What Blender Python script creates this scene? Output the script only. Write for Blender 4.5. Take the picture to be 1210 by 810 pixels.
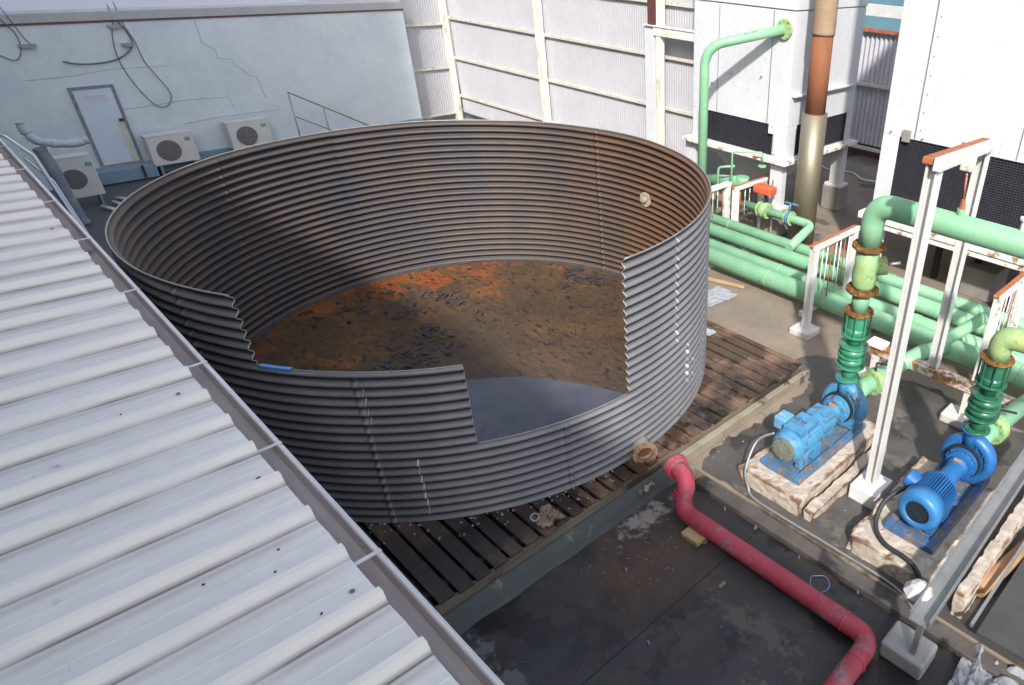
import bpy, bmesh, math, random
from mathutils import Vector, Matrix, noise
from math import sin, cos, pi, radians
random.seed(7)
for o in list(bpy.data.objects): bpy.data.objects.remove(o)
sc = bpy.context.scene
COL = sc.collection

# ------------------------------------------------------------------ camera
cam = bpy.data.cameras.new('camera'); co = bpy.data.objects.new('camera', cam); COL.objects.link(co)
Rt = Vector((0.75710882, 0.65204819, 0.04024166)); Up = Vector((-0.36417147, 0.37010375, 0.8546358)); Fw = Vector((-0.54237014, 0.66170717, -0.51766616))
M = Matrix((Rt, Up, -Fw)).transposed().to_4x4(); M.translation = Vector((0, 0, 6.0)); co.matrix_world = M
cam.sensor_fit = 'HORIZONTAL'; cam.sensor_width = 36; cam.lens = 36*803.975/1210
cam.shift_x = (605-856.63)/1210; cam.shift_y = (415.14-405)/1210
cam.clip_start = 0.05; cam.clip_end = 2000
sc.camera = co
# ------------------------------------------------------------------ light
SUN_EL, TRAV = 39.0, Vector((-0.68, 0.7332, 0))
sd = Vector((TRAV.x*cos(radians(SUN_EL)), TRAV.y*cos(radians(SUN_EL)), -sin(radians(SUN_EL))))
w = bpy.data.worlds.new('World'); sc.world = w; w.use_nodes = True
nt = w.node_tree; bg = nt.nodes['Background']; sky = nt.nodes.new('ShaderNodeTexSky')
sky.sky_type = 'NISHITA'; sky.sun_disc = False; sky.sun_elevation = radians(SUN_EL)
sky.sun_rotation = math.atan2(-sd.x, -sd.y); sky.air_density = 1.0; sky.dust_density = 2.0; sky.ozone_density = 1.0
hs = nt.nodes.new('ShaderNodeHueSaturation'); hs.inputs['Saturation'].default_value = 0.55   # thin milky haze
nt.links.new(sky.outputs[0], hs.inputs['Color']); nt.links.new(hs.outputs[0], bg.inputs[0]); bg.inputs[1].default_value = 0.15
sl = bpy.data.lights.new('sun', 'SUN'); sl.energy = 3.1; sl.angle = radians(2.0); sl.color = (1, 0.95, 0.88)
so = bpy.data.objects.new('sun', sl); COL.objects.link(so); so.rotation_euler = sd.to_track_quat('-Z', 'Y').to_euler(); so.location = (10, -10, 20)
sc.view_settings.view_transform = 'Standard'; sc.view_settings.look = 'None'
sc.view_settings.exposure = 0.98; sc.view_settings.gamma = 1.0; sc.view_settings.use_curve_mapping = False

# ------------------------------------------------------------------ materials
MATS = {}
def mat(name, c1, c2=None, scale=2.0, rough=0.6, metal=0.0, bump=0.0, bscale=25.0, stretch=(1, 1, 1),
        rust=0.0, rustc=(0.22, 0.07, 0.025), rscale=4.0, rstretch=(1, 1, 1), detail=8, spec=0.5, rough2=None,
        spots=0.0, spotc=(0.03, 0.03, 0.03), spscale=30.0, wet=0.0, wscale=0.7, wetc=0.35, rsoft=0.05):
    if name in MATS: return MATS[name]
    m = bpy.data.materials.new(name); m.use_nodes = True; n = m.node_tree; N = n.nodes; L = n.links
    b = N['Principled BSDF']; tc = N.new('ShaderNodeTexCoord')
    def noi(sc_, st=(1, 1, 1), off=0.0, det=detail, rg=0.6):
        mp = N.new('ShaderNodeMapping'); mp.inputs['Scale'].default_value = st; mp.inputs['Location'].default_value = (off, off*1.7, off*.3)
        L.new(tc.outputs['Object'], mp.inputs[0]); t = N.new('ShaderNodeTexNoise'); t.inputs['Scale'].default_value = sc_
        t.inputs['Detail'].default_value = det; t.inputs['Roughness'].default_value = rg; L.new(mp.outputs[0], t.inputs[0]); return t.outputs[0]
    def ramp(fac, a, b_):
        r = N.new('ShaderNodeMapRange'); r.inputs[1].default_value = a; r.inputs[2].default_value = b_; L.new(fac, r.inputs[0]); return r.outputs[0]
    def mix(fac, a, b_):
        x = N.new('ShaderNodeMix'); x.data_type = 'RGBA'; L.new(fac, x.inputs[0])
        for i, v in ((6, a), (7, b_)):
            if isinstance(v, tuple): x.inputs[i].default_value = (*v, 1)
            else: L.new(v, x.inputs[i])
        return x.outputs[2]
    c2 = c2 or tuple(v*0.8 for v in c1)
    col = mix(ramp(noi(scale, stretch), 0.32, 0.68), c1, c2)
    rr = None
    fine = ramp(noi(scale*9, stretch, 3.1), 0.25, 0.8)
    col = mix(fine, col, mix_dark(N, L, col, 0.86))
    if spots > 0:
        f = ramp(noi(spscale, (1, 1, 1), 9.3, 3), 0.78-spots, 0.80-spots); col = mix(f, col, spotc)
    roughv = rough
    if rust > 0:
        rm = ramp(noi(rscale, rstretch, 5.7, 10, 0.68), 0.74-rust-rsoft, 0.74-rust+rsoft)
        rc = mix(ramp(noi(rscale*5, (1, 1, 1), 2.2), .35, .65), rustc, tuple(v*0.45 for v in rustc)); col = mix(rm, col, rc)
        q = N.new('ShaderNodeMix'); q.data_type = 'FLOAT'; L.new(rm, q.inputs[0]); q.inputs[2].default_value = rough; q.inputs[3].default_value = 0.9; rr = q.outputs[0]
        if metal > 0:
            q2 = N.new('ShaderNodeMix'); q2.data_type = 'FLOAT'; L.new(rm, q2.inputs[0]); q2.inputs[2].default_value = metal; q2.inputs[3].default_value = 0.0
            L.new(q2.outputs[0], b.inputs['Metallic'])
    if wet > 0:
        wm = ramp(noi(wscale, (1, 1, 1), 12.4, 9, 0.62), 0.70-wet, 0.74-wet)
        col = mix(wm, col, mix_dark(N, L, col, wetc))
        q = N.new('ShaderNodeMix'); q.data_type = 'FLOAT'; L.new(wm, q.inputs[0]); q.inputs[3].default_value = 0.28
        if rr is None: q.inputs[2].default_value = rough
        else: L.new(rr, q.inputs[2])
        rr = q.outputs[0]
    L.new(col, b.inputs['Base Color']); b.inputs['Roughness'].default_value = rough
    if rr is not None: L.new(rr, b.inputs['Roughness'])
    elif rough2 is not None:
        mr = N.new('ShaderNodeMapRange'); mr.inputs[3].default_value = rough; mr.inputs[4].default_value = rough2
        L.new(noi(scale*1.7, stretch, 8), mr.inputs[0]); mr.inputs[1].default_value = .35; mr.inputs[2].default_value = .65; L.new(mr.outputs[0], b.inputs['Roughness'])
    if not (rust > 0 and metal > 0): b.inputs['Metallic'].default_value = metal
    b.inputs['Specular IOR Level'].default_value = spec
    if bump > 0:
        bp = N.new('ShaderNodeBump'); bp.inputs['Strength'].default_value = bump; bp.inputs['Distance'].default_value = 0.02
        L.new(noi(bscale, stretch, 1.1), bp.inputs['Height']); L.new(bp.outputs[0], b.inputs['Normal'])
    MATS[name] = m; return m
def mix_dark(N, L, col, k):
    x = N.new('ShaderNodeMix'); x.data_type = 'RGBA'; x.blend_type = 'MULTIPLY'; x.inputs[0].default_value = 1.0
    L.new(col, x.inputs[6]); x.inputs[7].default_value = (k, k, k, 1); return x.outputs[2]

GREEN = (0.24, 0.52, 0.29)
m_green = mat('green_paint', (0.18, 0.41, 0.24), (0.26, 0.49, 0.31), 1.6, 0.48, rust=0.06, rustc=(0.12, 0.15, 0.08), rscale=7, bump=.12, spots=.035, spscale=26, spotc=(.13, .16, .10))
m_greenold = mat('old_green_paint', (0.22, 0.42, 0.22), (0.36, 0.46, 0.18), 4, 0.55, rust=0.14, rustc=(0.34, 0.26, 0.06), rscale=8, bump=.3)
m_rustflange = mat('rusty_flange', (0.33, 0.23, 0.05), (0.24, 0.12, 0.03), 12, 0.8, rust=.3, rustc=(.2, .08, .02), rscale=15, bump=.5)
m_dkgreen = mat('dark_green_paint', (0.035, 0.20, 0.12), (0.06, 0.28, 0.17), 6, 0.35, rust=0.06, rscale=12, bump=.1)
m_vdkgreen = mat('deep_green_paint', (0.015, 0.10, 0.06), (0.03, 0.16, 0.09), 6, 0.35, rust=0.06, rscale=12, bump=.1)
m_blue = mat('blue_paint', (0.05, 0.22, 0.42), (0.10, 0.30, 0.49), 7, 0.45, spots=.05, spscale=22, spotc=(.35, .45, .5), rust=0.16, rustc=(0.12, 0.10, 0.09), rscale=7, bump=.15)
m_blue2 = mat('deep_blue_paint', (0.014, 0.105, 0.32), (0.024, 0.145, 0.38), 7, 0.42, spots=.03, spscale=25, spotc=(.25, .35, .45), rust=0.09, rustc=(0.10, 0.10, 0.11), rscale=9, bump=.1)
m_white = mat('white_paint', (0.66, 0.66, 0.65), (0.56, 0.56, 0.545), 1.5, 0.4, rust=0.015, rscale=9, rustc=(.45, .3, .15))
m_casing = mat('casing_white_panel', (0.63, 0.64, 0.67), (0.58, 0.59, 0.62), 0.9, 0.45, spots=.02, spscale=7, spotc=(.35, .33, .3), rust=.035, rustc=(.40, .33, .26), rscale=2.2, rstretch=(4, 4, .35), rsoft=.12)
m_whiterust = mat('rusty_white_paint', (0.76, 0.75, 0.73), (0.68, 0.66, 0.62), 3, 0.5, rust=0.14, rustc=(0.36, 0.15, 0.05), rscale=5, bump=.1)
m_whitestreak = mat('white_steel_rust_streaks', (0.76, 0.75, 0.70), (0.66, 0.63, 0.55), 2, 0.5, rust=0.12, rustc=(0.45, 0.24, 0.09), rscale=2.2, rstretch=(3, 3, .7), rsoft=.10)
m_rustbeam = mat('rusted_steel', (0.42, 0.13, 0.05), (0.30, 0.09, 0.035), 8, 0.85, bump=.5, rust=.1, rustc=(.7, .62, .55), rscale=7)
m_fence = mat('white_sheet_cladding', (0.50, 0.50, 0.54), (0.45, 0.45, 0.49), 0.8, 0.5, rust=.02, rscale=3, rustc=(.4, .35, .3))
m_cream = mat('cream_steel', (0.62, 0.61, 0.55), (0.52, 0.50, 0.43), 3, 0.55, rust=.10, rustc=(.22, .17, .10), rscale=6, rstretch=(1, 1, 1))
m_wall = mat('painted_block_wall', (0.65, 0.71, 0.755), (0.55, 0.62, 0.67), 0.7, 0.85, bump=.15, bscale=14, spots=.04, spscale=5, spotc=(.45, .5, .52))
m_plinthblue = mat('blue_grey_render', (0.20, 0.30, 0.38), (0.16, 0.25, 0.33), 3, 0.7, bump=.1)
m_coping = mat('grey_coping', (0.42, 0.44, 0.44), (0.36, 0.38, 0.38), 2, 0.8, bump=.1)
m_redline = mat('red_oxide_edge', (0.20, 0.10, 0.10), (0.14, 0.08, 0.08), 5, 0.8)
m_roofpale = mat('pale_roof', (0.66, 0.62, 0.68), (0.6, 0.57, 0.63), 1, 0.7)
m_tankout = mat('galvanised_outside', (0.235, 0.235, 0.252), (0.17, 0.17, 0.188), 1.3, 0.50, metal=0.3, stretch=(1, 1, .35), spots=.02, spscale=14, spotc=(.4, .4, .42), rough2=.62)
def grooves(m, phase):      # shade under each corrugation painted dark in the grooves, with some grime
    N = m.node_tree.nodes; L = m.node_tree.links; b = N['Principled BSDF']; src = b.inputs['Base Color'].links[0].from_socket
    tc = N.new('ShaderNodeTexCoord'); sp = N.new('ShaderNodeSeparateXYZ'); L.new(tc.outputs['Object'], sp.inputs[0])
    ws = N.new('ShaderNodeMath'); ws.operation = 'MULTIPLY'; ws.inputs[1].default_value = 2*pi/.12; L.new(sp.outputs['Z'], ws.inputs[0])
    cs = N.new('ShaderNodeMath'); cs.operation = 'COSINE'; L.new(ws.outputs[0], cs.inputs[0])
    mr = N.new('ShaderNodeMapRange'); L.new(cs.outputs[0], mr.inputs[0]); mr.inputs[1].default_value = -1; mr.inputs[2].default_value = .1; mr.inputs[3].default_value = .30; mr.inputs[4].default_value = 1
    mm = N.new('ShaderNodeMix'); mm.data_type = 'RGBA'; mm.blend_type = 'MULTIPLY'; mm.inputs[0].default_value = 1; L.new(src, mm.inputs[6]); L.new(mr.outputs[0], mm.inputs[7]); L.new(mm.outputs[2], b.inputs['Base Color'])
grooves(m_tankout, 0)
m_edge = mat('cut_sheet_edge', (0.36, 0.35, 0.34), (0.26, 0.23, 0.20), 14, 0.45, metal=.5)
m_conc = mat('worn_concrete', (0.27, 0.22, 0.17), (0.18, 0.15, 0.12), 1.1, 0.8, bump=.25, bscale=30, spots=.05, spotc=(.12, .1, .08), wet=0.14, wscale=.45, wetc=.42)
m_concw = mat('pale_footing', (0.66, 0.64, 0.63), (0.54, 0.52, 0.50), 4, 0.75, bump=.2, rust=.10, rustc=(.42, .27, .14), rscale=4)
m_conc2 = mat('grey_concrete', (0.26, 0.25, 0.23), (0.20, 0.19, 0.18), 2.2, 0.8, bump=.3, spots=.05, spotc=(.1, .09, .08))
m_conccoat = mat('peeling_cream_concrete', (0.56, 0.49, 0.41), (0.36, 0.31, 0.26), 6, 0.8, bump=.6, bscale=14, spots=.05, spscale=18, spotc=(.20, .12, .08), rust=0.075, rustc=(0.25, 0.15, 0.10), rscale=11)
def edge_wear(m, colr, lo=.515, hi=.56):
    N = m.node_tree.nodes; L = m.node_tree.links; b = N['Principled BSDF']; src = b.inputs['Base Color'].links[0].from_socket
    g = N.new('ShaderNodeNewGeometry'); t = N.new('ShaderNodeTexNoise'); t.inputs['Scale'].default_value = 7; t.inputs['Detail'].default_value = 9; tc = N.new('ShaderNodeTexCoord'); L.new(tc.outputs['Object'], t.inputs[0])
    a = N.new('ShaderNodeMath'); a.operation = 'MULTIPLY_ADD'; L.new(t.outputs[0], a.inputs[0]); a.inputs[1].default_value = .22; L.new(g.outputs['Pointiness'], a.inputs[2])
    mr = N.new('ShaderNodeMapRange'); L.new(a.outputs[0], mr.inputs[0]); mr.inputs[1].default_value = lo+.11; mr.inputs[2].default_value = hi+.11; mr.inputs[4].default_value = .9
    mm = N.new('ShaderNodeMix'); mm.data_type = 'RGBA'; L.new(mr.outputs[0], mm.inputs[0]); L.new(src, mm.inputs[6]); mm.inputs[7].default_value = (*colr, 1); L.new(mm.outputs[2], b.inputs['Base Color'])
edge_wear(m_conccoat, (.17, .085, .05))
m_wood = mat('weathered_plank', (0.27, 0.165, 0.105), (0.13, 0.082, 0.058), 1.3, 0.6, bump=.6, bscale=10, stretch=(.30, 6, 1), spots=.0, rust=.17, rustc=(.035, .028, .028), rscale=.9, rsoft=.09, wet=.22, wscale=1.3, wetc=.4)
m_timber = mat('pale_timber', (0.50, 0.36, 0.20), (0.38, 0.25, 0.13), 3, 0.7, stretch=(1, 6, 6), bump=.3, rust=.1, rustc=(.6, .55, .45))
m_fascia = mat('grey_green_flashing', (0.062, 0.072, 0.070), (0.042, 0.050, 0.052), 2.0, 0.6, bump=.3, bscale=9, rust=.12, rustc=(.22, .22, .19), rscale=3)
m_redpipe = mat('red_pipe_paint', (0.52, 0.07, 0.115), (0.36, 0.045, 0.07), 2.2, 0.6, bump=.2, spots=.04, spscale=20, spotc=(.22, .06, .07), rust=0.15, rustc=(0.40, 0.22, 0.26), rscale=3.5, rsoft=.07)
m_alu = mat('aluminium_cladding', (0.29, 0.26, 0.20), (0.22, 0.18, 0.125), 1.5, 0.5, metal=0.6, stretch=(1, 1, .3), rust=.07, rustc=(.28, .14, .06), rscale=1.4, rsoft=.12)
m_stackrust = mat('rusted_stack', (0.27, 0.10, 0.042), (0.18, 0.065, 0.03), 2, 0.8, stretch=(1, 1, .3), bump=.3)
m_stacktop = mat('wrapped_stack_top', (0.27, 0.18, 0.11), (0.33, 0.24, 0.16), 4, 0.7, stretch=(1, 1, 2.5), bump=.3)
m_dark = mat('dark_void', (0.012, 0.012, 0.016), (0.02, 0.02, 0.025), 5, 0.7)
m_louv = mat('black_louvre', (0.018, 0.018, 0.026), (0.03, 0.03, 0.04), 4, 0.55)
m_ac = mat('ac_white_casing', (0.66, 0.66, 0.64), (0.60, 0.60, 0.58), 3, 0.45)
m_acg = mat('ac_grille', (0.14, 0.145, 0.155), (0.18, 0.18, 0.19), 20, 0.5)
m_logo = mat('green_badge', (0.03, 0.20, 0.17), (0.04, 0.24, 0.2), 20, 0.5)
m_door = mat('pale_blue_door', (0.62, 0.70, 0.79), (0.57, 0.65, 0.74), 2, 0.5)
m_dframe = mat('dark_door_frame', (0.26, 0.28, 0.31), (0.15, 0.165, 0.18), 8, 0.7)
m_black = mat('black_rubber', (0.02, 0.02, 0.024), (0.035, 0.035, 0.04), 6, 0.6)
m_grey = mat('grey_steel', (0.36, 0.37, 0.38), (0.28, 0.29, 0.30), 5, 0.45, metal=.5, spots=.03)
m_silver = mat('silver_tube', (0.60, 0.62, 0.66), (0.5, 0.52, 0.56), 4, 0.28, metal=.9)
m_wrap = mat('grey_insulation_wrap', (0.50, 0.54, 0.60), (0.40, 0.44, 0.50), 5, 0.6, bump=.6, bscale=9)
m_gutter = mat('weathered_gutter', (0.56, 0.51, 0.50), (0.42, 0.37, 0.36), 4, 0.6, stretch=(.3, 4, 2), bump=.2, rust=.1, rustc=(.25, .19, .16))
m_gutlip = mat('galvanised_lip', (0.74, 0.71, 0.71), (0.60, 0.57, 0.58), 3, 0.42, metal=.4, stretch=(.5, 3, 3))
m_roof = mat('white_roof_sheet', (0.80, 0.775, 0.765), (0.735, 0.71, 0.705), 1.0, 0.5, stretch=(2, .7, 1), bump=.05, bscale=12, spots=.012, spscale=22, spotc=(.30, .27, .25), rust=.03, rustc=(.62, .56, .50), rscale=5, rsoft=.08)
def rib_shading(m):  # rib shadow lines and bright flank painted in, with cream weathered ridges
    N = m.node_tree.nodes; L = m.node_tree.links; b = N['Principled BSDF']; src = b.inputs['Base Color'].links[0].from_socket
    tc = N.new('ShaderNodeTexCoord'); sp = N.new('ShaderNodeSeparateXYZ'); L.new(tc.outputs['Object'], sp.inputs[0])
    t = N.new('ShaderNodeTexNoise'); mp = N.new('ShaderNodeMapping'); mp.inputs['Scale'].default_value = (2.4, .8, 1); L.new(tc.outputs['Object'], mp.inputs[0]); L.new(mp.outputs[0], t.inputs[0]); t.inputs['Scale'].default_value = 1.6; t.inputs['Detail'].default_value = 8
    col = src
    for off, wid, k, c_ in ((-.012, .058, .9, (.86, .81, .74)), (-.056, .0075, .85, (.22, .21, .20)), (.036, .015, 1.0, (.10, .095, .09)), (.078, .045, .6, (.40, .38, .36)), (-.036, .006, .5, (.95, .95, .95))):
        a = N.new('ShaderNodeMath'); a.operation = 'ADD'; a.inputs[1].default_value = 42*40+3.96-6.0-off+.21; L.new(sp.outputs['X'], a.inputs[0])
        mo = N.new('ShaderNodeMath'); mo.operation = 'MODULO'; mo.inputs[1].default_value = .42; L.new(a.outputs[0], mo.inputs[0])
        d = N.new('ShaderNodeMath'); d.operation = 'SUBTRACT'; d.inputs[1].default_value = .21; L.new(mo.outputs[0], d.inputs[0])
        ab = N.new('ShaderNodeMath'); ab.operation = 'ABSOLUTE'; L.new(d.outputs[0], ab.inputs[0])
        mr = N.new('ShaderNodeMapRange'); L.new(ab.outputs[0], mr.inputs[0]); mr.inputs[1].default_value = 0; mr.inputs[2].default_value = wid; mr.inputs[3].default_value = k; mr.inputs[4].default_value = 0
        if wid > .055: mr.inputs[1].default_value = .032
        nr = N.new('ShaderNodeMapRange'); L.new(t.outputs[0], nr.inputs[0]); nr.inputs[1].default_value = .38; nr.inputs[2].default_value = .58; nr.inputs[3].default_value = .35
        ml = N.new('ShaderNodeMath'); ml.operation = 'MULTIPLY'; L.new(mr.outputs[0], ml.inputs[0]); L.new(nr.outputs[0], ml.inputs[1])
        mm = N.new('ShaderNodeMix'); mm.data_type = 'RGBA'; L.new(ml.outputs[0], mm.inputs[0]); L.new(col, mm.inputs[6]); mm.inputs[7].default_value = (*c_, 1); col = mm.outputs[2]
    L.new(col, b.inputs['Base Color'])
rib_shading(m_roof)
m_brick = mat('rendered_wall', (0.10, 0.10, 0.11), None, 1, .85)
m_orange = mat('orange_actuator', (0.72, 0.13, 0.05), (0.62, 0.10, 0.04), 6, 0.45)
m_seal = mat('white_sealant', (0.62, 0.62, 0.63), (0.5, 0.5, 0.52), 18, 0.6, bump=.4)
m_tape = mat('blue_tape', (0.06, 0.22, 0.55), (0.08, 0.28, 0.6), 14, 0.45)
m_sheet = mat('torn_plastic_sheet', (0.40, 0.42, 0.45), (0.30, 0.32, 0.36), 7, 0.3, bump=.8, bscale=10)
m_litter = mat('litter', (0.30, 0.27, 0.24), (0.12, 0.10, 0.09), 9, 0.7)
m_cable = mat('grey_cable', (0.10, 0.115, 0.13), (0.14, 0.15, 0.17), 9, 0.6)
m_crack = mat('crack_shadow', (0.24, 0.28, 0.31), (0.30, 0.34, 0.37), 9, 0.9)
m_shadeblock = mat('shade_block_render', (0.45, 0.44, 0.42), None, .5, 0.8)  # render of the unseen blocks added for shade
m_glass = mat('dark_glass', (0.03, 0.04, 0.05), None, .5, 0.1)
m_membrane = mat('wet_membrane', (0.052, 0.050, 0.052), (0.030, 0.030, 0.034), 2.2, 0.42, bump=.25, bscale=20, spots=.04, spscale=40, spotc=(.10, .09, .08),
                 rust=.14, rustc=(.088, .070, .058), rscale=2.2, rsoft=.09, wet=.20, wscale=1.3, wetc=.5)
def add_patch(m, cx, cy, rx, ry, colr, rough, amt, nscale, soft=.25, k=.9):      # a tinted patch with its own outline
    N = m.node_tree.nodes; L = m.node_tree.links; b = N['Principled BSDF']; src = b.inputs['Base Color'].links[0].from_socket
    tc = N.new('ShaderNodeTexCoord'); mp = N.new('ShaderNodeMapping'); mp.vector_type = 'POINT'; mp.inputs['Location'].default_value = (-cx/rx, -cy/ry, 0); mp.inputs['Scale'].default_value = (1/rx, 1/ry, 0)
    L.new(tc.outputs['Object'], mp.inputs[0]); ln = N.new('ShaderNodeVectorMath'); ln.operation = 'LENGTH'; L.new(mp.outputs[0], ln.inputs[0])
    t = N.new('ShaderNodeTexNoise'); t.inputs['Scale'].default_value = nscale; t.inputs['Detail'].default_value = 10; t.inputs['Roughness'].default_value = .7; L.new(tc.outputs['Object'], t.inputs[0])
    a = N.new('ShaderNodeMath'); a.operation = 'MULTIPLY_ADD'; L.new(t.outputs[0], a.inputs[0]); a.inputs[1].default_value = 3.2; L.new(ln.outputs['Value'], a.inputs[2])
    mr = N.new('ShaderNodeMapRange'); L.new(a.outputs[0], mr.inputs[0]); mr.inputs[1].default_value = 2.3+amt; mr.inputs[2].default_value = 2.3+amt-soft*2; mr.inputs[3].default_value = 0; mr.inputs[4].default_value = k
    mm = N.new('ShaderNodeMix'); mm.data_type = 'RGBA'; L.new(mr.outputs[0], mm.inputs[0]); L.new(src, mm.inputs[6]); mm.inputs[7].default_value = (*colr, 1); L.new(mm.outputs[2], b.inputs['Base Color'])
    rs = b.inputs['Roughness'].links[0].from_socket if b.inputs['Roughness'].links else None
    q = N.new('ShaderNodeMix'); q.data_type = 'FLOAT'; L.new(mr.outputs[0], q.inputs[0]); q.inputs[2].default_value = b.inputs['Roughness'].default_value; q.inputs[3].default_value = rough
    if rs: L.new(rs, q.inputs[2])
    L.new(q.outputs[0], b.inputs['Roughness'])
add_patch(m_membrane, -4.2, 3.9, 1.1, 1.3, (.085, .052, .038), .8, .35, 2.5, .5)
add_patch(m_membrane, -4.75, 4.35, .30, .75, (.30, .27, .25), .9, -.1, 9, .2, .8)
add_patch(m_membrane, -4.1, 1.6, .9, .5, (.13, .135, .14), .7, .0, 3.5, .06)
add_patch(m_membrane, -2.6, 4.0, 1.3, .35, (.088, .078, .066), .55, -.2, 6, .15)
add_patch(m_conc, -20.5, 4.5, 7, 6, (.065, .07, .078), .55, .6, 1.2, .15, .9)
add_patch(m_wood, 3.4, -2.9, 2.6, 2.2, (.050, .044, .046), .45, .35, 1.8, .45, .85)  # dark front planks: building shade painted in together with damp
add_patch(m_membrane, -2.2, 3.4, .5, .6, (.11, .10, .088), .6, -.35, 5, .12)

def special_tank_inside():
    m = bpy.data.materials.new('rusty_galvanised_inside'); m.use_nodes = True; N = m.node_tree.nodes; L = m.node_tree.links; b = N['Principled BSDF']
    tc = N.new('ShaderNodeTexCoord'); mp = N.new('ShaderNodeMapping'); mp.inputs['Scale'].default_value = (1, 1, .35); L.new(tc.outputs['Object'], mp.inputs[0])
    n1 = N.new('ShaderNodeTexNoise'); n1.inputs['Scale'].default_value = 1.3; n1.inputs['Detail'].default_value = 9; n1.inputs['Roughness'].default_value = .7; L.new(mp.outputs[0], n1.inputs[0])
    sp = N.new('ShaderNodeSeparateXYZ'); L.new(tc.outputs['Object'], sp.inputs[0])
    gr = N.new('ShaderNodeMapRange'); L.new(sp.outputs['X'], gr.inputs[0]); gr.inputs[1].default_value = -3.2; gr.inputs[2].default_value = 2.5; gr.inputs[3].default_value = -.20; gr.inputs[4].default_value = .12  # left side darker blue-grey: interior shade painted in with the rust
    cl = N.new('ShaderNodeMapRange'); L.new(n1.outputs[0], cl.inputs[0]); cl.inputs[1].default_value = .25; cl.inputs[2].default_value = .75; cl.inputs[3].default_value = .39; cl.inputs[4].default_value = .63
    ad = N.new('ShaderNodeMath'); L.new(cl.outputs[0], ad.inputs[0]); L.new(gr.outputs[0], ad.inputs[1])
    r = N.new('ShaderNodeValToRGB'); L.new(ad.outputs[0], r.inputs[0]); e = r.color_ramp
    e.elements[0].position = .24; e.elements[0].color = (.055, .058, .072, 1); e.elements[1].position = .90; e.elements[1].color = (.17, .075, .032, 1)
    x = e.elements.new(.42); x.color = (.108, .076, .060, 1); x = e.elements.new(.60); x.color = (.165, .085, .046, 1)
    # groove shade and dirt painted as dark lines in the corrugations
    ws = N.new('ShaderNodeMath'); ws.operation = 'MULTIPLY'; ws.inputs[1].default_value = 2*pi/.12; L.new(sp.outputs['Z'], ws.inputs[0])
    cs = N.new('ShaderNodeMath'); cs.operation = 'COSINE'; L.new(ws.outputs[0], cs.inputs[0])
    mr = N.new('ShaderNodeMapRange'); L.new(cs.outputs[0], mr.inputs[0]); mr.inputs[1].default_value = -.3; mr.inputs[2].default_value = 1; mr.inputs[3].default_value = 1; mr.inputs[4].default_value = .25
    mm = N.new('ShaderNodeMix'); mm.data_type = 'RGBA'; mm.blend_type = 'MULTIPLY'; mm.inputs[0].default_value = 1; L.new(r.outputs[0], mm.inputs[6]); L.new(mr.outputs[0], mm.inputs[7])
    L.new(mm.outputs[2], b.inputs['Base Color']); b.inputs['Roughness'].default_value = .6; b.inputs['Metallic'].default_value = .15
    return m
m_tankin = special_tank_inside()
def special_floor():
    m = bpy.data.materials.new('rusty_silt_floor'); m.use_nodes = True; N = m.node_tree.nodes; L = m.node_tree.links; b = N['Principled BSDF']
    tc = N.new('ShaderNodeTexCoord')
    def noi(s, st, off, det=10, rg=.65):
        mp = N.new('ShaderNodeMapping'); mp.inputs['Scale'].default_value = st; mp.inputs['Location'].default_value = (off, off, off); mp.inputs['Rotation'].default_value = (0, 0, radians(-40))
        L.new(tc.outputs['Object'], mp.inputs[0]); t = N.new('ShaderNodeTexNoise'); t.inputs['Scale'].default_value = s; t.inputs['Detail'].default_value = det; t.inputs['Roughness'].default_value = rg
        L.new(mp.outputs[0], t.inputs[0]); return t.outputs[0]
    sp = N.new('ShaderNodeSeparateXYZ'); L.new(tc.outputs['Object'], sp.inputs[0])
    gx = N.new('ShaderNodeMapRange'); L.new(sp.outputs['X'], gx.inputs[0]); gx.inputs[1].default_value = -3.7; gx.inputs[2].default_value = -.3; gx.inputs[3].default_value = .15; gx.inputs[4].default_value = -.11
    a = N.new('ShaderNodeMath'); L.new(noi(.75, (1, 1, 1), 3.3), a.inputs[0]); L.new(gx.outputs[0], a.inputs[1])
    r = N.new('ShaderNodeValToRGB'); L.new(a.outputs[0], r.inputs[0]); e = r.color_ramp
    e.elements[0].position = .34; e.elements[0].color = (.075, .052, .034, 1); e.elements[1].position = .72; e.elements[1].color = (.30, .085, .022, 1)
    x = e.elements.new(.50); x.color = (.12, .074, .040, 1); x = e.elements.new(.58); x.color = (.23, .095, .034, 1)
    def over(base, fac_out, lo, hi, colr):
        mr = N.new('ShaderNodeMapRange'); L.new(fac_out, mr.inputs[0]); mr.inputs[1].default_value = lo; mr.inputs[2].default_value = hi
        mm = N.new('ShaderNodeMix'); mm.data_type = 'RGBA'; L.new(mr.outputs[0], mm.inputs[0]); L.new(base, mm.inputs[6]); mm.inputs[7].default_value = (*colr, 1); return mm.outputs[2]
    c = over(r.outputs[0], noi(1.6, (1, 1.5, 1), 7.), .46, .62, (.085, .060, .040))
    c = over(c, noi(7, (1, 2.4, 1), 1., 12, .8), .46, .66, (.048, .034, .025))
    c = over(c, noi(5, (1, 2, 1), 11.), .575, .60, (.028, .026, .026))
    c = over(c, noi(30, (1, 1, 1), 5., 2), .70, .72, (.30, .25, .18))
    L.new(c, b.inputs['Base Color']); b.inputs['Roughness'].default_value = .33
    bp = N.new('ShaderNodeBump'); bp.inputs['Strength'].default_value = .3; bp.inputs['Distance'].default_value = .03; L.new(noi(5, (1, 3, 1), 1.), bp.inputs['Height']); L.new(bp.outputs[0], b.inputs['Normal'])
    return m
m_tfloor = special_floor()
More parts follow.
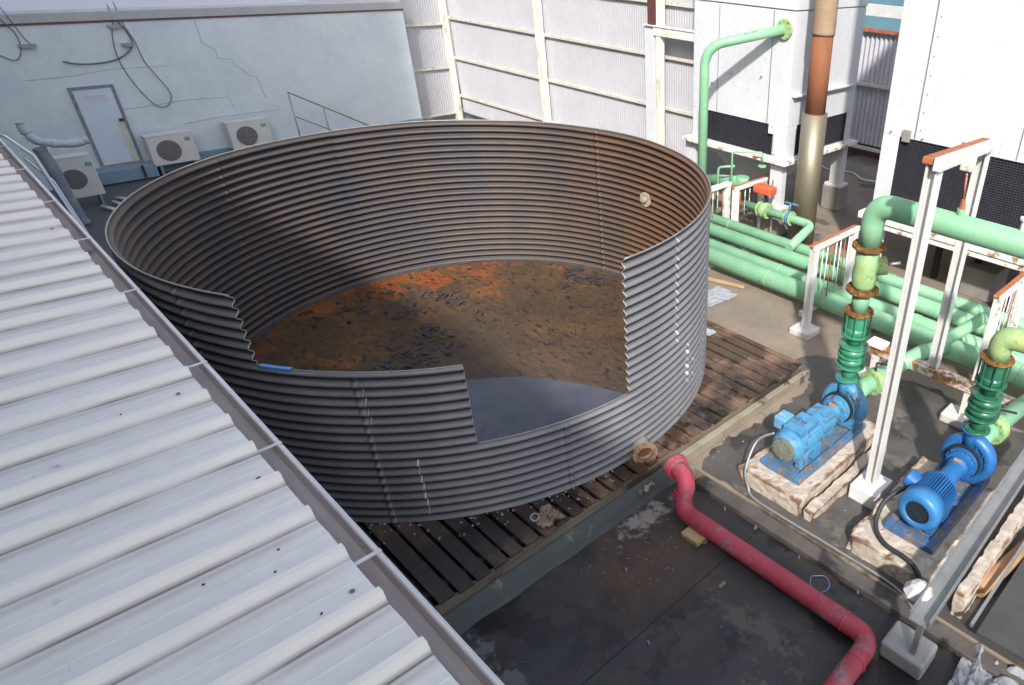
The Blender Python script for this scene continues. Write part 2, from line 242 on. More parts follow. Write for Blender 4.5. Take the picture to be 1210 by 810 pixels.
m_puddle = mat('shallow_tank_water', (0.055, 0.06, 0.088), (0.095, 0.092, 0.115), 2.6, 0.10, bump=.04, bscale=6, rust=.10, rustc=(.17, .16, .18), rscale=1.5, rsoft=.1)

# ------------------------------------------------------------------ mesh helpers
def V(*a): return Vector(a)
def frame(ax):
    ax = Vector(ax).normalized(); h = V(0, 0, 1) if abs(ax.z) < .9 else V(1, 0, 0)
    u = ax.cross(h).normalized(); return ax, u, u.cross(ax).normalized()
class MB:
    def __init__(s): s.v = []; s.f = []; s.sm = []; s.mi = []
    def add(s, vs, fs, smooth=False, mi=0):
        o = len(s.v); s.v += [tuple(v) for v in vs]; s.f += [tuple(i+o for i in f) for f in fs]; s.sm += [smooth]*len(fs); s.mi += [mi]*len(fs); return s
    def box(s, x0, x1, y0, y1, z0, z1, mi=0):
        p = [(x, y, z) for z in (z0, z1) for x, y in ((x0, y0), (x1, y0), (x1, y1), (x0, y1))]
        return s.add(p, [(3, 2, 1, 0), (4, 5, 6, 7), (0, 1, 5, 4), (1, 2, 6, 5), (2, 3, 7, 6), (3, 0, 4, 7)], mi=mi)
    def obox(s, c, sx, sy, sz, ang=0, ax=(0, 0, 1), mi=0):
        R = Matrix.Rotation(ang, 3, Vector(ax)); c = Vector(c)
        p = [c+R@V(x*sx/2, y*sy/2, z*sz/2) for z in (-1, 1) for x, y in ((-1, -1), (1, -1), (1, 1), (-1, 1))]
        return s.add(p, [(3, 2, 1, 0), (4, 5, 6, 7), (0, 1, 5, 4), (1, 2, 6, 5), (2, 3, 7, 6), (3, 0, 4, 7)], mi=mi)
    def bar(s, a, b, wx, wz, up=(0, 0, 1)):
        a = Vector(a); b = Vector(b); d = (b-a).normalized(); u = d.cross(Vector(up))
        if u.length < 1e-3: u = d.cross(V(1, 0, 0))
        u.normalize(); t = u.cross(d)
        p = [q+u*i*wx/2+t*j*wz/2 for q in (a, b) for i, j in ((-1, -1), (1, -1), (1, 1), (-1, 1))]
        return s.add(p, [(0, 1, 2, 3), (7, 6, 5, 4), (0, 4, 5, 1), (1, 5, 6, 2), (2, 6, 7, 3), (3, 7, 4, 0)])
    def lathe(s, prof, org, ax, n=32, cap=True, smooth=False, a0=0, a1=2*pi, mi=0):
        ax, u, w_ = frame(ax); org = Vector(org); full = abs(a1-a0-2*pi) < 1e-6; m = n if full else n+1; vs = []
        for r, t in prof:
            for i in range(m):
                a = a0+(a1-a0)*i/n; vs.append(org+ax*t+(u*cos(a)+w_*sin(a))*r)
        fs = []
        for k in range(len(prof)-1):
            for i in range(n):
                j = (i+1) % m; fs.append((k*m+i, k*m+j, (k+1)*m+j, (k+1)*m+i))
        s.add(vs, fs, smooth, mi)
        if cap and full:
            for k, rev in ((0, True), (len(prof)-1, False)):
                if prof[k][0] > 1e-4:
                    vs2 = vs[k*m:(k+1)*m]; s.add(vs2, [tuple(range(m))[::-1] if rev else tuple(range(m))], False, mi)
        return s
    def tube(s, pts, r, n=20, cap=True, rs=None, smooth=True):
        pts = [Vector(p) for p in pts]; T = []
        for i in range(len(pts)):
            a = pts[max(i-1, 0)]; b = pts[min(i+1, len(pts)-1)]; T.append((b-a).normalized())
        _, u, _w = frame(T[0]); vs = []
        for i, p in enumerate(pts):
            u = (u-T[i]*u.dot(T[i])).normalized(); w_ = T[i].cross(u); rr = rs[i] if rs else r
            for k in range(n): a = 2*pi*k/n; vs.append(p+(u*cos(a)+w_*sin(a))*rr)
        fs = [(i*n+k, i*n+(k+1) % n, (i+1)*n+(k+1) % n, (i+1)*n+k) for i in range(len(pts)-1) for k in range(n)]
        s.add(vs, fs, smooth)
        if cap: s.add(vs[:n], [tuple(range(n))[::-1]]); s.add(vs[-n:], [tuple(range(n))])
        return s
    def prism(s, poly, z0, z1, mi=0):
        n = len(poly); vs = [(x, y, z0) for x, y in poly]+[(x, y, z1) for x, y in poly]
        return s.add(vs, [tuple(range(n))[::-1], tuple(range(n, 2*n))]+[(i, (i+1) % n, n+(i+1) % n, n+i) for i in range(n)], mi=mi)
    def build(s, name, m, parent=None, bevel=0, **tg):
        me = bpy.data.meshes.new(name); off = Vector(parent['_w']) if parent else V(0, 0, 0)
        org = off
        if not parent and 'org' in tg: org = Vector(tg.pop('org'))
        me.from_pydata([tuple(Vector(v)-org) for v in s.v], [], s.f); me.update()
        for mm in (m if isinstance(m, (list, tuple)) else [m]): me.materials.append(mm)
        me.polygons.foreach_set('use_smooth', s.sm); me.polygons.foreach_set('material_index', s.mi)
        bm = bmesh.new(); bm.from_mesh(me); bmesh.ops.remove_doubles(bm, verts=bm.verts, dist=1e-5); bmesh.ops.recalc_face_normals(bm, faces=bm.faces); bm.to_mesh(me); bm.free()
        o = bpy.data.objects.new(name, me); COL.objects.link(o)
        if parent:
            o.parent = parent; o['_w'] = parent['_w']
        else:
            o.location = org; o['_w'] = tuple(org)
        if bevel:
            b = o.modifiers.new('bevel', 'BEVEL'); b.width = bevel; b.segments = 2; b.limit_method = 'ANGLE'; b.angle_limit = radians(50)
        tag(o, **tg); return o
def tag(o, label=None, cat=None, group=None, kind=None):
    if label: o['label'] = label
    if cat: o['category'] = cat
    if group: o['group'] = group
    if kind: o['kind'] = kind
def thing(name, label, cat, loc, group=None):
    o = bpy.data.objects.new(name, None); COL.objects.link(o); o.location = loc; o['_w'] = tuple(loc); o.empty_display_size = .1; tag(o, label, cat, group); return o
def path(pts, R, n=8):
    pts = [Vector(p) for p in pts]; out = [pts[0]]
    for i in range(1, len(pts)-1):
        p = pts[i]; a = (pts[i-1]-p); b = (pts[i+1]-p); la, lb = a.length, b.length; a.normalize(); b.normalize()
        ang = a.angle(b); d = min(R/math.tan(ang/2), la*.49, lb*.49); q0 = p+a*d; q1 = p+b*d
        for k in range(n+1):
            t = k/n; out.append(q0*(1-t)**2+p*2*t*(1-t)+q1*t*t)
    out.append(pts[-1]); return out
def curve(pts, n=8):      # Catmull-Rom
    pts = [Vector(p) for p in pts]; P = [pts[0]]+pts+[pts[-1]]; out = []
    for i in range(1, len(P)-2):
        for k in range(n):
            t = k/n; a, b, c, d = P[i-1:i+3]
            out.append(.5*((2*b)+(c-a)*t+(2*a-5*b+4*c-d)*t*t+(3*b-a-3*c+d)*t**3))
    out.append(pts[-1]); return out
def bolts(mb, org, ax, R, n, r=.012, l=.03):
    ax, u, w_ = frame(ax); org = Vector(org)
    for i in range(n):
        a = 2*pi*(i+.5)/n; mb.lathe([(r, -l), (r, l)], org+(u*cos(a)+w_*sin(a))*R, ax, 6)
def flange(parent, org, ax, R, th, m, nb=8, name='flange', r_in=None, **tg):
    b = MB()
    if r_in: b.lathe([(r_in, -th/2), (R, -th/2), (R, th/2), (r_in, th/2), (r_in, -th/2)], org, ax, 32, cap=False)
    else: b.lathe([(R-.004, -th/2), (R, -th/2+.004), (R, th/2-.004), (R-.004, th/2)], org, ax, 32)
    bolts(b, org, ax, R*.84, nb, R*.07+.003, th*.9); return b.build(name, m, parent, **tg)
def copy_tree(o, parent=None):
    c = o.copy(); COL.objects.link(c)
    if parent: c.parent = parent
    for ch in list(o.children): copy_tree(ch, c)
    return c

G, F = -0.30, -0.42        # concrete slab level, lower wet floor level
# ------------------------------------------------------------------ the ground
MB().add([(-400, -400, -1.2), (400, -400, -1.2), (400, 400, -1.2), (-400, 400, -1.2)], [(0, 1, 2, 3)]).build('ground', m_conc2, kind='structure')
MB().prism([(-60, -12), (-5.09, -12), (-5.09, 5.30), (-4.88, 5.30), (-4.88, 5.40), (9, 5.40), (9, 45), (-60, 45)], -1.0, G).build('concrete_slab', m_conc, kind='structure', bevel=.015)
MB().box(-5.088, 9, -12, 5.298, -1.0, F).build('wet_floor', m_membrane, kind='structure')
# dark damp patch around the pumps, kerb along the pad
b = MB()
def blob(pts, z, n=10, seed=0, amp=.05):
    c = curve([(x, y, z) for x, y in pts+[pts[0]]], n)[:-1]
    return [(p.x+amp*noise.noise(V(p.x*6, p.y*6, seed)), p.y+amp*noise.noise(V(p.x*6, p.y*6, seed+5)), z) for p in c]
dampm = mat('damp_concrete', (0.105, 0.095, 0.088), (0.055, 0.052, 0.052), 1.6, 0.42, bump=.25, rust=.16, rustc=(.16, .14, .12), rscale=1.5, rsoft=.04, wet=.12, wscale=1.0, wetc=.5)
p = blob([(-4.86, 5.43), (-4.92, 6.2), (-4.84, 7.2), (-4.9, 8.2), (-5.5, 8.7), (-5.1, 9.2), (-4.3, 9.2), (-3.4, 9.6), (-2, 9.4), (1, 9.6), (6, 9.2), (6, 5.43), (0, 5.43), (-3, 5.43)], G+.004, 10, 3, .12)
p = [(x, max(y, 5.42), z) for x, y, z in p]
b.add(p, [tuple(range(len(p)))]); b.build('damp_stain', dampm, kind='structure')
MB().box(-4.70, 9, 5.20, 5.398, F-.2, G-.03).build('kerb', mat('kerb_concrete', (0.15, 0.13, 0.115), (0.09, 0.08, 0.075), 2, 0.7, bump=.4, wet=.1), kind='structure', bevel=.02)

# ------------------------------------------------------------------ the cut-down corrugated tank
TC = V(-9.16, 4.72, 0); TR = 3.755; TH = 2.88; PITCH = 0.12; AMP = 0.026
tank = thing('corrugated_tank', 'large open round corrugated steel tank with its front wall cut down in steps', 'water tank', TC)
def top_at(deg):
    if -61.3 <= deg < -29.6: return 2.07
    if -29.6 <= deg < -0.2: return 1.01
    return TH
NT, NZP = 720, 12
angs = sorted(set([-180+360*i/NT for i in range(NT)]+[-61.3, -29.6, -0.2]))
zs = [k*PITCH/NZP for k in range(int(round(TH/PITCH*NZP))+1)]
def rad(z, a): return TR+AMP*cos(2*pi*z/PITCH)+.010*noise.noise(V(cos(radians(a))*3, sin(radians(a))*3, z*.8))
def sag(a, z):
    return 0.0
wall = MB()
for side, off in ((0, .004), (1, -.004)):
    vs = []; idx = {}
    for i, a in enumerate(angs):
        for j, z in enumerate(zs):
            jag = 0.0
            for e in (-61.3, -29.6, -0.2):
                if abs(a-e) < 1e-6: jag = .10*noise.noise(V(z*9, e, 0))
            r = rad(z, a)+off; aa = radians(a+jag)
            idx[i, j] = len(vs); vs.append((TC.x+r*cos(aa), TC.y+r*sin(aa), z+.012*noise.noise(V(aa*2, 0, 1))*(z/TH)))
    fs = []
    n = len(angs)
    for i in range(n):
        i2 = (i+1) % n; t = top_at(angs[i]+1e-4)
        for j in range(len(zs)-1):
            if zs[j+1] <= t+1e-6 or (zs[j]+zs[j+1])/2 < t: fs.append((idx[i, j], idx[i2, j], idx[i2, j+1], idx[i, j+1]))
    wall.add(vs, fs, True, side)
    if side == 0: out_vs = vs
    else:
        # join the two skins along every open edge: rim and cut edges
        rim = MB()
        for i in range(n):
            i2 = (i+1) % n; t = top_at(angs[i]+1e-4); tp = top_at(angs[i-1]+1e-4)
            J = max(j for j in range(len(zs)) if zs[j] <= t+1e-6 or (zs[j-1]+zs[j])/2 < t)
            rim.add([V(*out_vs[idx[i, J]])+V(0, 0, .003), V(*out_vs[idx[i2, J]])+V(0, 0, .003), V(*vs[idx[i2, J]])+V(0, 0, .003), V(*vs[idx[i, J]])+V(0, 0, .003)], [(0, 1, 2, 3)])
            if abs(t-tp) > .1:
                for j in range(len(zs)-1):
                    if min(t, tp)-.01 < (zs[j]+zs[j+1])/2 < max(t, tp):
                        rim.add([out_vs[idx[i, j]], out_vs[idx[i, j+1]], vs[idx[i, j+1]], vs[idx[i, j]]], [(0, 1, 2, 3)])
wall.build('wall', [m_tankout, m_tankin], tank)
# rim strip: the folded edge follows every step of the cut
def arc_strip(a0, a1, z, r0=.012, k=60):
    pts = []
    for i in range(k+1):
        a = a0+(a1-a0)*i/k; aa = radians(a); r = rad(z, a); pts.append((TC.x+r*cos(aa), TC.y+r*sin(aa), z+.012*noise.noise(V(aa*2, 0, 1))*(z/TH)))
    return pts
rimp = MB(); rimp.v, rimp.f, rimp.sm, rimp.mi = rim.v, rim.f, rim.sm, rim.mi
rimp.tube(arc_strip(-.2, 298.7, TH+.004, k=300), .011, 6); rimp.tube(arc_strip(-61.3, -29.6, 2.075), .008, 6); rimp.tube(arc_strip(-29.6, -.2, 1.015), .008, 6)
for e, z0, z1 in ((-61.3, 2.07, TH), (-29.6, 1.01, 2.07), (-.2, 1.01, TH)):
    pts = []; z = z0
    while z <= z1:
        aa = radians(e+.10*noise.noise(V(z*9, e, 0))); r = rad(z, e); pts.append((TC.x+r*cos(aa), TC.y+r*sin(aa), z)); z += .01
    rimp.tube(pts, .0075, 6)
rimp.build('cut_rim', m_edge, tank)
# floor
b = MB(); ring = [(TC.x+(TR-.01)*cos(2*pi*i/120), TC.y+(TR-.01)*sin(2*pi*i/120), .03) for i in range(120)]; b.add(ring, [tuple(range(120))])
b.build('tank_floor', m_tfloor, tank)
b = MB(); b.lathe([(TR-.02, .03), (TR-.02, .05), (TR-.09, .036)], (TC.x, TC.y, 0), (0, 0, 1), 120, cap=False); b.build('floor_seal', mat('bitumen_seal', (.04, .045, .06), (.08, .08, .09), 5, .5), tank)
# sealant runs down the joints
for a, z0, z1, wd in ((15.2, 1.3, 2.86, .016), (20.3, .45, 1.12, .026), (23.5, .3, .8, .012), (-39.5, .1, .9, .008), (-45, 1.4, 1.9, .007)):
    b = MB(); vs = []; z = z0; q = 0
    while z < z1:
        hw = wd*max(.2, .55+1.2*noise.noise(V(z*14, a, 0)))
        for s_ in (-1, 1):
            aa = radians(a+.12*noise.noise(V(z*6, a, 3)))+s_*hw/TR; r = rad(z, a)+.009
            vs.append((TC.x+r*cos(aa), TC.y+r*sin(aa), z))
        z += .008; q += 1
    b.add(vs, [(2*i, 2*i+1, 2*i+3, 2*i+2) for i in range(q-1)], True); b.build('joint_sealant', m_seal, tank)
for a, inner in ((-14, 0), (-46, 0), (-73, 0), (33, 0), (106, 1), (210, 1)):
    b = MB(); vs = []; zz = [z for z in zs if z < top_at(a if a < 180 else a-360)-.02]
    o1 = -.006 if inner else .0075
    for z in zz:
        for da in (-.55, -.53, .53, .55):
            aa = radians(a+da); r = rad(z, a+da)+(o1*.3 if abs(da) > .54 else o1); vs.append((TC.x+r*cos(aa), TC.y+r*sin(aa), z))
    b.add(vs, [(i*4+k, i*4+k+1, i*4+k+5, i*4+k+4) for i in range(len(zz)-1) for k in range(3)], True); b.build('sheet_lap', m_tankin if inner else m_tankout, tank)
aa0, aa1 = -60.6, -55.2
b = MB(); pts = []
for i in range(9):
    a = aa0+(aa1-aa0)*i/8; aa = radians(a)
    for dr, z in ((.020, 2.035), (.020, 2.094), (-.022, 2.094), (-.022, 2.04)):
        r = rad(2.07, a)+dr; pts.append((TC.x+r*cos(aa), TC.y+r*sin(aa), z))
fs = [(i*4+k, i*4+k+1, (i+1)*4+k+1, (i+1)*4+k) for i in range(8) for k in range(3)]
b.add(pts, fs); b.build('blue_tape', m_tape, tank)
# outlet nozzle toward the red pipe
nz = MB(); nz.lathe([(.12, -.05), (.12, .25)], (-5.44, 4.90, .10), (.86, -.40, 0), 32, cap=False, smooth=True)
nz.lathe([(.105, .25), (.105, -.05)], (-5.44, 4.90, .10), (.86, -.40, 0), 32, cap=False, smooth=True)
no = nz.build('outlet_nozzle', mat('nozzle_grey', (.40, .39, .38), (.28, .25, .22), 6, .5, metal=.2, rust=.12, rustc=(.25, .15, .07)), tank)
flange(no, (-5.225, 4.80, .10), (.86, -.40, 0), .175, .03, mat('tan_flange', (.30, .24, .16), (.22, .15, .09), 9, .75, rust=.2, rustc=(.25, .11, .04), bump=.4), 8, r_in=.105)
MB().lathe([(.1035, .17), (.1035, .172)], (-5.44, 4.90, .10), (.86, -.40, 0), 24).build('rust_lining', mat('rust_lining', (.16, .055, .02), (.06, .025, .012), 9, .9), no)
b = MB(); b.lathe([(.10, -.01), (.14, -.01), (.14, -.03), (.10, -.035), (.055, -.03), (.055, -.08), (.03, -.09)], (-9.0, 8.462, 1.80), (0, 1, 0), 20)
bolts(b, (-9.0, 8.45, 1.80), (0, 1, 0), .118, 8, .014, .03)
b.build('inlet_fitting', mat('scaled_fitting', (.30, .25, .19), (.42, .36, .28), 14, .8, bump=.6, rust=.15), tank)
# water lying in the near side of the tank
edge = [(-8.95, 3.6), (-8.52, 4.18), (-8.16, 4.66), (-7.64, 5.07), (-7.03, 5.40), (-6.45, 5.63), (-5.9, 5.78), (-5.46, 5.80)]
pts = [(p_.x, p_.y, .036) for p_ in curve([(x, y, 0) for x, y in edge], 6)]
a_end = math.atan2(edge[-1][1]-TC.y, edge[-1][0]-TC.x); a_st = radians(-92)
for i in range(40):
    a = a_end+(a_st-a_end)*i/39; pts.append((TC.x+(TR-.05)*cos(a), TC.y+(TR-.05)*sin(a), .036))
MB().add(pts, [tuple(range(len(pts)))]).build('shallow_water', m_puddle, kind='structure')
# peeled scraps and sludge on the tank floor
m_scrap = mat('dark_scrap', (.045, .04, .04), (.09, .08, .085), 8, .45, bump=.4)
b = MB()
def scraps(b, cx, cy, sx, sy, n, zmax=.05, s=(.05, .26), z0=.032):
    for _ in range(n):
        x = random.gauss(cx, sx); y = random.gauss(cy, sy)
        l = random.uniform(*s); w_ = l*random.uniform(.15, .6); a = random.uniform(0, pi); k = random.randint(5, 7); cz = z0+random.uniform(0, zmax)
        tilt = Matrix.Rotation(random.uniform(-.35, .35), 3, 'X')@Matrix.Rotation(a, 3, 'Z')
        vs = [V(x, y, cz)+tilt@V(l/2*cos(2*pi*i/k)*random.uniform(.6, 1), w_/2*sin(2*pi*i/k)*random.uniform(.6, 1), 0) for i in range(k)]
        vs = [V(q.x, q.y, max(q.z, .033)) for q in vs]; n0 = len(vs)
        vs += [q+V(0, 0, .006) for q in vs]
        b.add(vs, [tuple(range(n0))[::-1], tuple(range(n0, 2*n0))]+[(i, (i+1) % n0, n0+(i+1) % n0, n0+i) for i in range(n0)])
for c_ in ((-10.25, 7.75, .34, .13, 60), (-9.75, 4.05, .25, .28, 80), (-12.0, 3.9, .3, .5, 24), (-11.2, 4.7, .15, .2, 22), (-10.9, 5.5, .25, .15, 30), (-11.6, 5.3, .2, .1, 16), (-10.4, 4.6, .3, .2, 20), (-9.5, 3.5, .2, .2, 40), (-10.1, 7.2, .12, .12, 12)):
    scraps(b, *c_)
b.build('sludge_scraps', m_scrap, kind='stuff', label='dark curled flakes and sludge scattered over the rusty tank floor', cat='debris')
b = MB(); scraps(b, -9.3, 5.6, 1.6, 1.2, 120, .0, (.015, .05)); b.build('rust_flakes', mat('pale_flakes', (.22, .17, .12), (.13, .09, .06), 9, .8), kind='stuff', label='small pale flakes strewn across the middle of the tank floor', cat='debris')

# ------------------------------------------------------------------ timber deck under the tank
deck = thing('timber_deck', 'low deck of weathered brown planks under the round tank', 'deck', (-9, 4.8, 0))
b = MB(); y = 0.9
while y < 8.28:
    w_ = .172+random.uniform(-.008, .008); x1 = -5.10+random.uniform(-.03, .02); x0 = -13.1
    dz = random.uniform(-.008, .004)
    b.box(x0, x1, y, min(y+w_, 8.3), -.045+dz, -.004+dz); y += .215+random.uniform(-.006, .006)
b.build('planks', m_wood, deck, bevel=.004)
b = MB()
for x in (-5.35, -6.4, -7.6, -8.8, -10, -11.2, -12.6): b.box(x-.04, x+.04, .9, 8.25, -.2, -.046)
b.build('joists', mat('dark_joist', (.03, .022, .018), None, 3, .8), deck)
b = MB(); b.box(-13.1, -5.16, .9, 8.2, -.29, -.2); b.build('packing_slab', m_dark, deck)
b = MB(); b.box(-5.155, -5.095, .9, 8.27, -.30, -.052); b.box(-13.1, -5.16, 8.21, 8.27, -.30, -.052); b.build('edge_beam', mat('stained_edge_beam', (.20, .165, .12), (.10, .08, .06), 2, .75, bump=.3, stretch=(3, .5, 3), wet=.18, wscale=.6, wetc=.35), deck, bevel=.005)
# bitumen upstand along the deck edge
b = MB(); n = 90; vs = []
for i in range(n+1):
    y = .9+(5.30-.9)*i/n; k = .02*noise.noise(V(y*2.2, 0, 0)); wdt = .0 if y < 5.2 else .0
    lowz = F if y < 5.35 else G
    vs += [(-5.09, y, -.17+k), (-5.05+k, y, -.175+k), (-4.99+k*1.5, y, lowz+.06+k*.5), (-4.93+k*2.5, y, lowz+.006)]
fs = [(i*4+k, i*4+k+1, (i+1)*4+k+1, (i+1)*4+k) for i in range(n) for k in range(3)]
b.add(vs, fs, True); b.build('flashing', m_fascia, deck)
MB().box(-5.09, -4.99, 5.30, 8.40, G, -.13).build('concrete_upstand', mat('beige_upstand', (.34, .30, .23), (.22, .19, .15), 2, .8, bump=.3, wet=.12, wscale=1.2), deck, bevel=.012)

# ------------------------------------------------------------------ roof we look across, with its gutter
bld = thing('metal_roofed_building', 'white ribbed metal roof sloping to a gutter beside the tank', 'building', (-6, -4, 0))
X0, X1 = -15.6, 8.0; SL = .04; RZ = 3.09; RY = .69
prof = []; x = X0; PR = .42; k0 = -3.96
xs = []
k = math.floor((X0-k0)/PR)
while k0+k*PR < X1:
    c = k0+k*PR
    prof += [(c-.052, 0), (c-.034, .068), (c+.008, .068), (c+.030, 0), (c+.045, -.002), (c+.19, .0), (c+.20, .006), (c+.21, 0)]; k += 1
b = MB()
for dz, fl in ((0, 1), (-.004, -1)):
    vs = []
    for y in (RY, RY-1.2, RY-2.4, RY-4.28):
        for x, h in prof:
            jit = .006*noise.noise(V(x*7, 3, 1)) if y == RY else 0
            vs.append((x, y+jit, RZ+h+dz+SL*(RY-y)))
    n = len(prof); fs = [(r*n+i, r*n+i+1, (r+1)*n+i+1, (r+1)*n+i) for r in range(3) for i in range(n-1)]
    b.add(vs, fs)
n = len(prof); b.add([(x, RY, RZ+h) for x, h in prof]+[(x, RY, RZ+h-.012) for x, h in prof], [(i, i+1, n+i+1, n+i) for i in range(n-1)])
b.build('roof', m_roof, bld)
m_screw = mat('rusty_screw', (.30, .22, .16), (.20, .13, .08), 30, .7)
m_stain = mat('faint_rust_stain', (.58, .52, .47), (.68, .65, .62), 20, .6)
for x, y in ((-4.09, .60), (-2.86, .60), (-9.75, .60), (-7.49, .14), (-5.42, .55)):
    z = RZ+SL*(RY-y)
    st = MB().lathe([(.021, .001), (.018, .003)], (x, y, z), (0, 0, 1), 14).build('rust_stain', m_stain, bld)
    MB().lathe([(.014, .003), (.013, .006), (.008, .006), (.008, .012), (0, .013)], (x, y, z), (0, 0, 1), 10).build('roof_screw', m_screw, bld)
for x, y in ((-3.41, .46), (-3.26, .39), (-3.42, .12), (-2.83, .44), (-5.39, .22), (-10.03, .42)):
    MB().obox((x, y, RZ+SL*(RY-y)+.003), .013, .008, .005, x*7).build('dirt_speck', m_black, bld)
b = MB()
b.box(X0, X1, .655, .665, 2.93, 3.065)                      # back of gutter
b.box(X0, X1, .665, .80, 2.93, 2.938)                       # sole
b.box(X0, X1, .80, .808, 2.93, 3.05)
g = b.build('gutter', m_gutter, bld)
b = MB(); b.tube([(X0, .812, 3.055), (X1, .812, 3.055)], .013, 10); b.box(X0, X1, .80, .834, 3.052, 3.060); b.build('gutter_lip', m_gutlip, g, bevel=.003)
for x in (-14.1, -12.6, -10.9, -9.3, -7.6, -5.82, -4.4, -3.05, -1.6, -.2, 1.3): MB().box(x-.014, x+.014, .63, .835, 3.066, 3.070).build('gutter_strap', m_gutlip, g)
b = MB(); b.box(X0, X1, -3.6, .60, -1.0, 3.0); b.build('wall', m_brick, bld)
b = MB(); b.box(X0+.002, X1-.002, -3.58, .63, 3.001, 3.04); b.build('roof_edge', m_dark, bld)
up = MB(); up.box(X0, 14, -9, -3.6, -1, 9.4); up.build('unseen_shade_storey', m_shadeblock, bld)  # unseen storey added behind the camera to shade tank and yard
for k in range(7):
    f_ = MB().box(-14.2+k*3, -12.6+k*3, -3.6, -3.55, 4.6, 6.4).build('window', m_glass, bld)
    MB().box(-14.3+k*3, -12.5+k*3, -3.599, -3.53, 4.5, 4.6).build('sill', m_white, f_)
tower = thing('unseen_shade_block', 'unseen tall block added behind the roof to shade the left wall', 'building', (-35, -12, 0))  # block added out of view to throw shade on the left wall
MB().box(-60, -4.4, -24, -9.05, -1, 29).build('wall', m_shadeblock, tower)
for k in range(8):
    for j in range(5):
        MB().box(-58+k*6, -56+k*6, -9.05, -9.01, 9.5+j*3.4, 11.1+j*3.4).build('window', m_glass, tower)

# ------------------------------------------------------------------ left wall building
WX = -24.42
wb = thing('white_wall_building', 'pale blue-white rendered wall with a grey coping and cracks behind the tank', 'building', (-26, 5, G))
b = MB(); b.box(WX-1.0, WX, -10, 12.12, -1, 3.55); wl = b.build('wall', m_wall, wb)
b = MB(); b.box(WX-1.05, WX+.06, -10, 12.16, 3.60, 3.80); b.build('coping', m_coping, wb, bevel=.01)
b = MB(); b.box(WX-1.02, WX+.03, -10, 12.14, 3.551, 3.60); b.build('red_edge_strip', m_redline, wb)
b = MB(); b.box(-45, WX-.05, -10, 12.1, 3.801, 3.86); b.build('roof', m_roofpale, wb)
b = MB(); b.box(-45, WX-1.01, -10, 12.0, -1, 3.799); b.build('rear_block', m_wall, wb)
def crk(pts, w_=.014):
    b = MB()
    for p_, q_ in zip(pts, pts[1:]): b.bar((WX+.002, *p_), (WX+.002, *q_), .006, w_, up=(0, 0, 1))
    b.build('crack', m_crack, wl)
crk([(6.21, 3.5), (6.22, 2.95), (6.48, 2.73), (6.46, 2.52), (6.66, 2.50), (6.82, 2.46), (6.84, 2.28), (6.98, 2.22), (7.12, 2.0), (7.31, 1.96), (7.35, 1.6), (7.38, 1.35)])
crk([(2.30, 2.34), (3.2, 2.36), (4.0, 2.45), (5.28, 2.43)], .01); crk([(3.95, 1.45), (4.6, 1.47), (5.4, 1.52), (6.43, 1.48), (6.5, 1.15)], .012); crk([(5.15, .90), (6.1, .97), (7.60, .97)], .011)
# door
dx = WX
dr = MB().box(dx+.001, dx+.035, 3.07, 3.86, .12, 2.03).build('door', m_door, wb)
b = MB(); b.box(dx+.001, dx+.05, 3.00, 3.066, .10, 2.10); b.box(dx+.001, dx+.05, 3.864, 3.93, .10, 2.10); b.box(dx+.001, dx+.05, 3.066, 3.864, 2.034, 2.10); b.build('frame', m_dframe, dr)
MB().box(dx+.001, dx+.07, 2.98, 3.95, .07, .10).build('threshold', mat('timber_threshold', (.42, .36, .27), (.3, .25, .2), 8, .7), dr)
MB().box(dx+.036, dx+.085, 3.76, 3.85, 1.18, 1.25).build('handle', m_black, dr)
MB().box(dx+.036, dx+.04, 3.70, 3.84, .13, 1.15).build('edge_strip', mat('cream_strip', (.66, .63, .52), None, 4, .6), dr)
b = MB(); random.seed(3)
for r_, z in enumerate((1.84, 1.79, 1.74, 1.70)):
    y = 3.27
    while y < 3.66:
        l = random.uniform(.05, .12); b.box(dx+.0366, dx+.039, y, min(y+l, 3.68), z, z+(.022 if r_ in (0, 1) else .012)); y += l+.016
b.build('sign_lettering', mat('faded_pink_letters', (.62, .50, .60), None, 5, .6), dr)
MB().box(dx+.036, dx+.0365, 3.22, 3.72, 1.66, 1.89).build('sign_plate', mat('sign_white', (.68, .72, .8), None, 5, .4), dr)
MB().box(dx+.001, dx+.52, 2.75, 4.08, G, .065).build('doorstep', m_plinthblue, wb, bevel=.01)
MB().box(dx+.001, dx+.10, 4.09, 12.1, G, .10).build('plinth', m_plinthblue, wb, bevel=.01)
MB().box(dx+.521, dx+.535, 2.8, 4.08, G, G+.05).build('step_base_trim', m_black, wb)
b = MB().box(dx+.53, dx+.56, 3.74, 3.80, -.22, .10); b.build('step_bracket', m_black, wb)

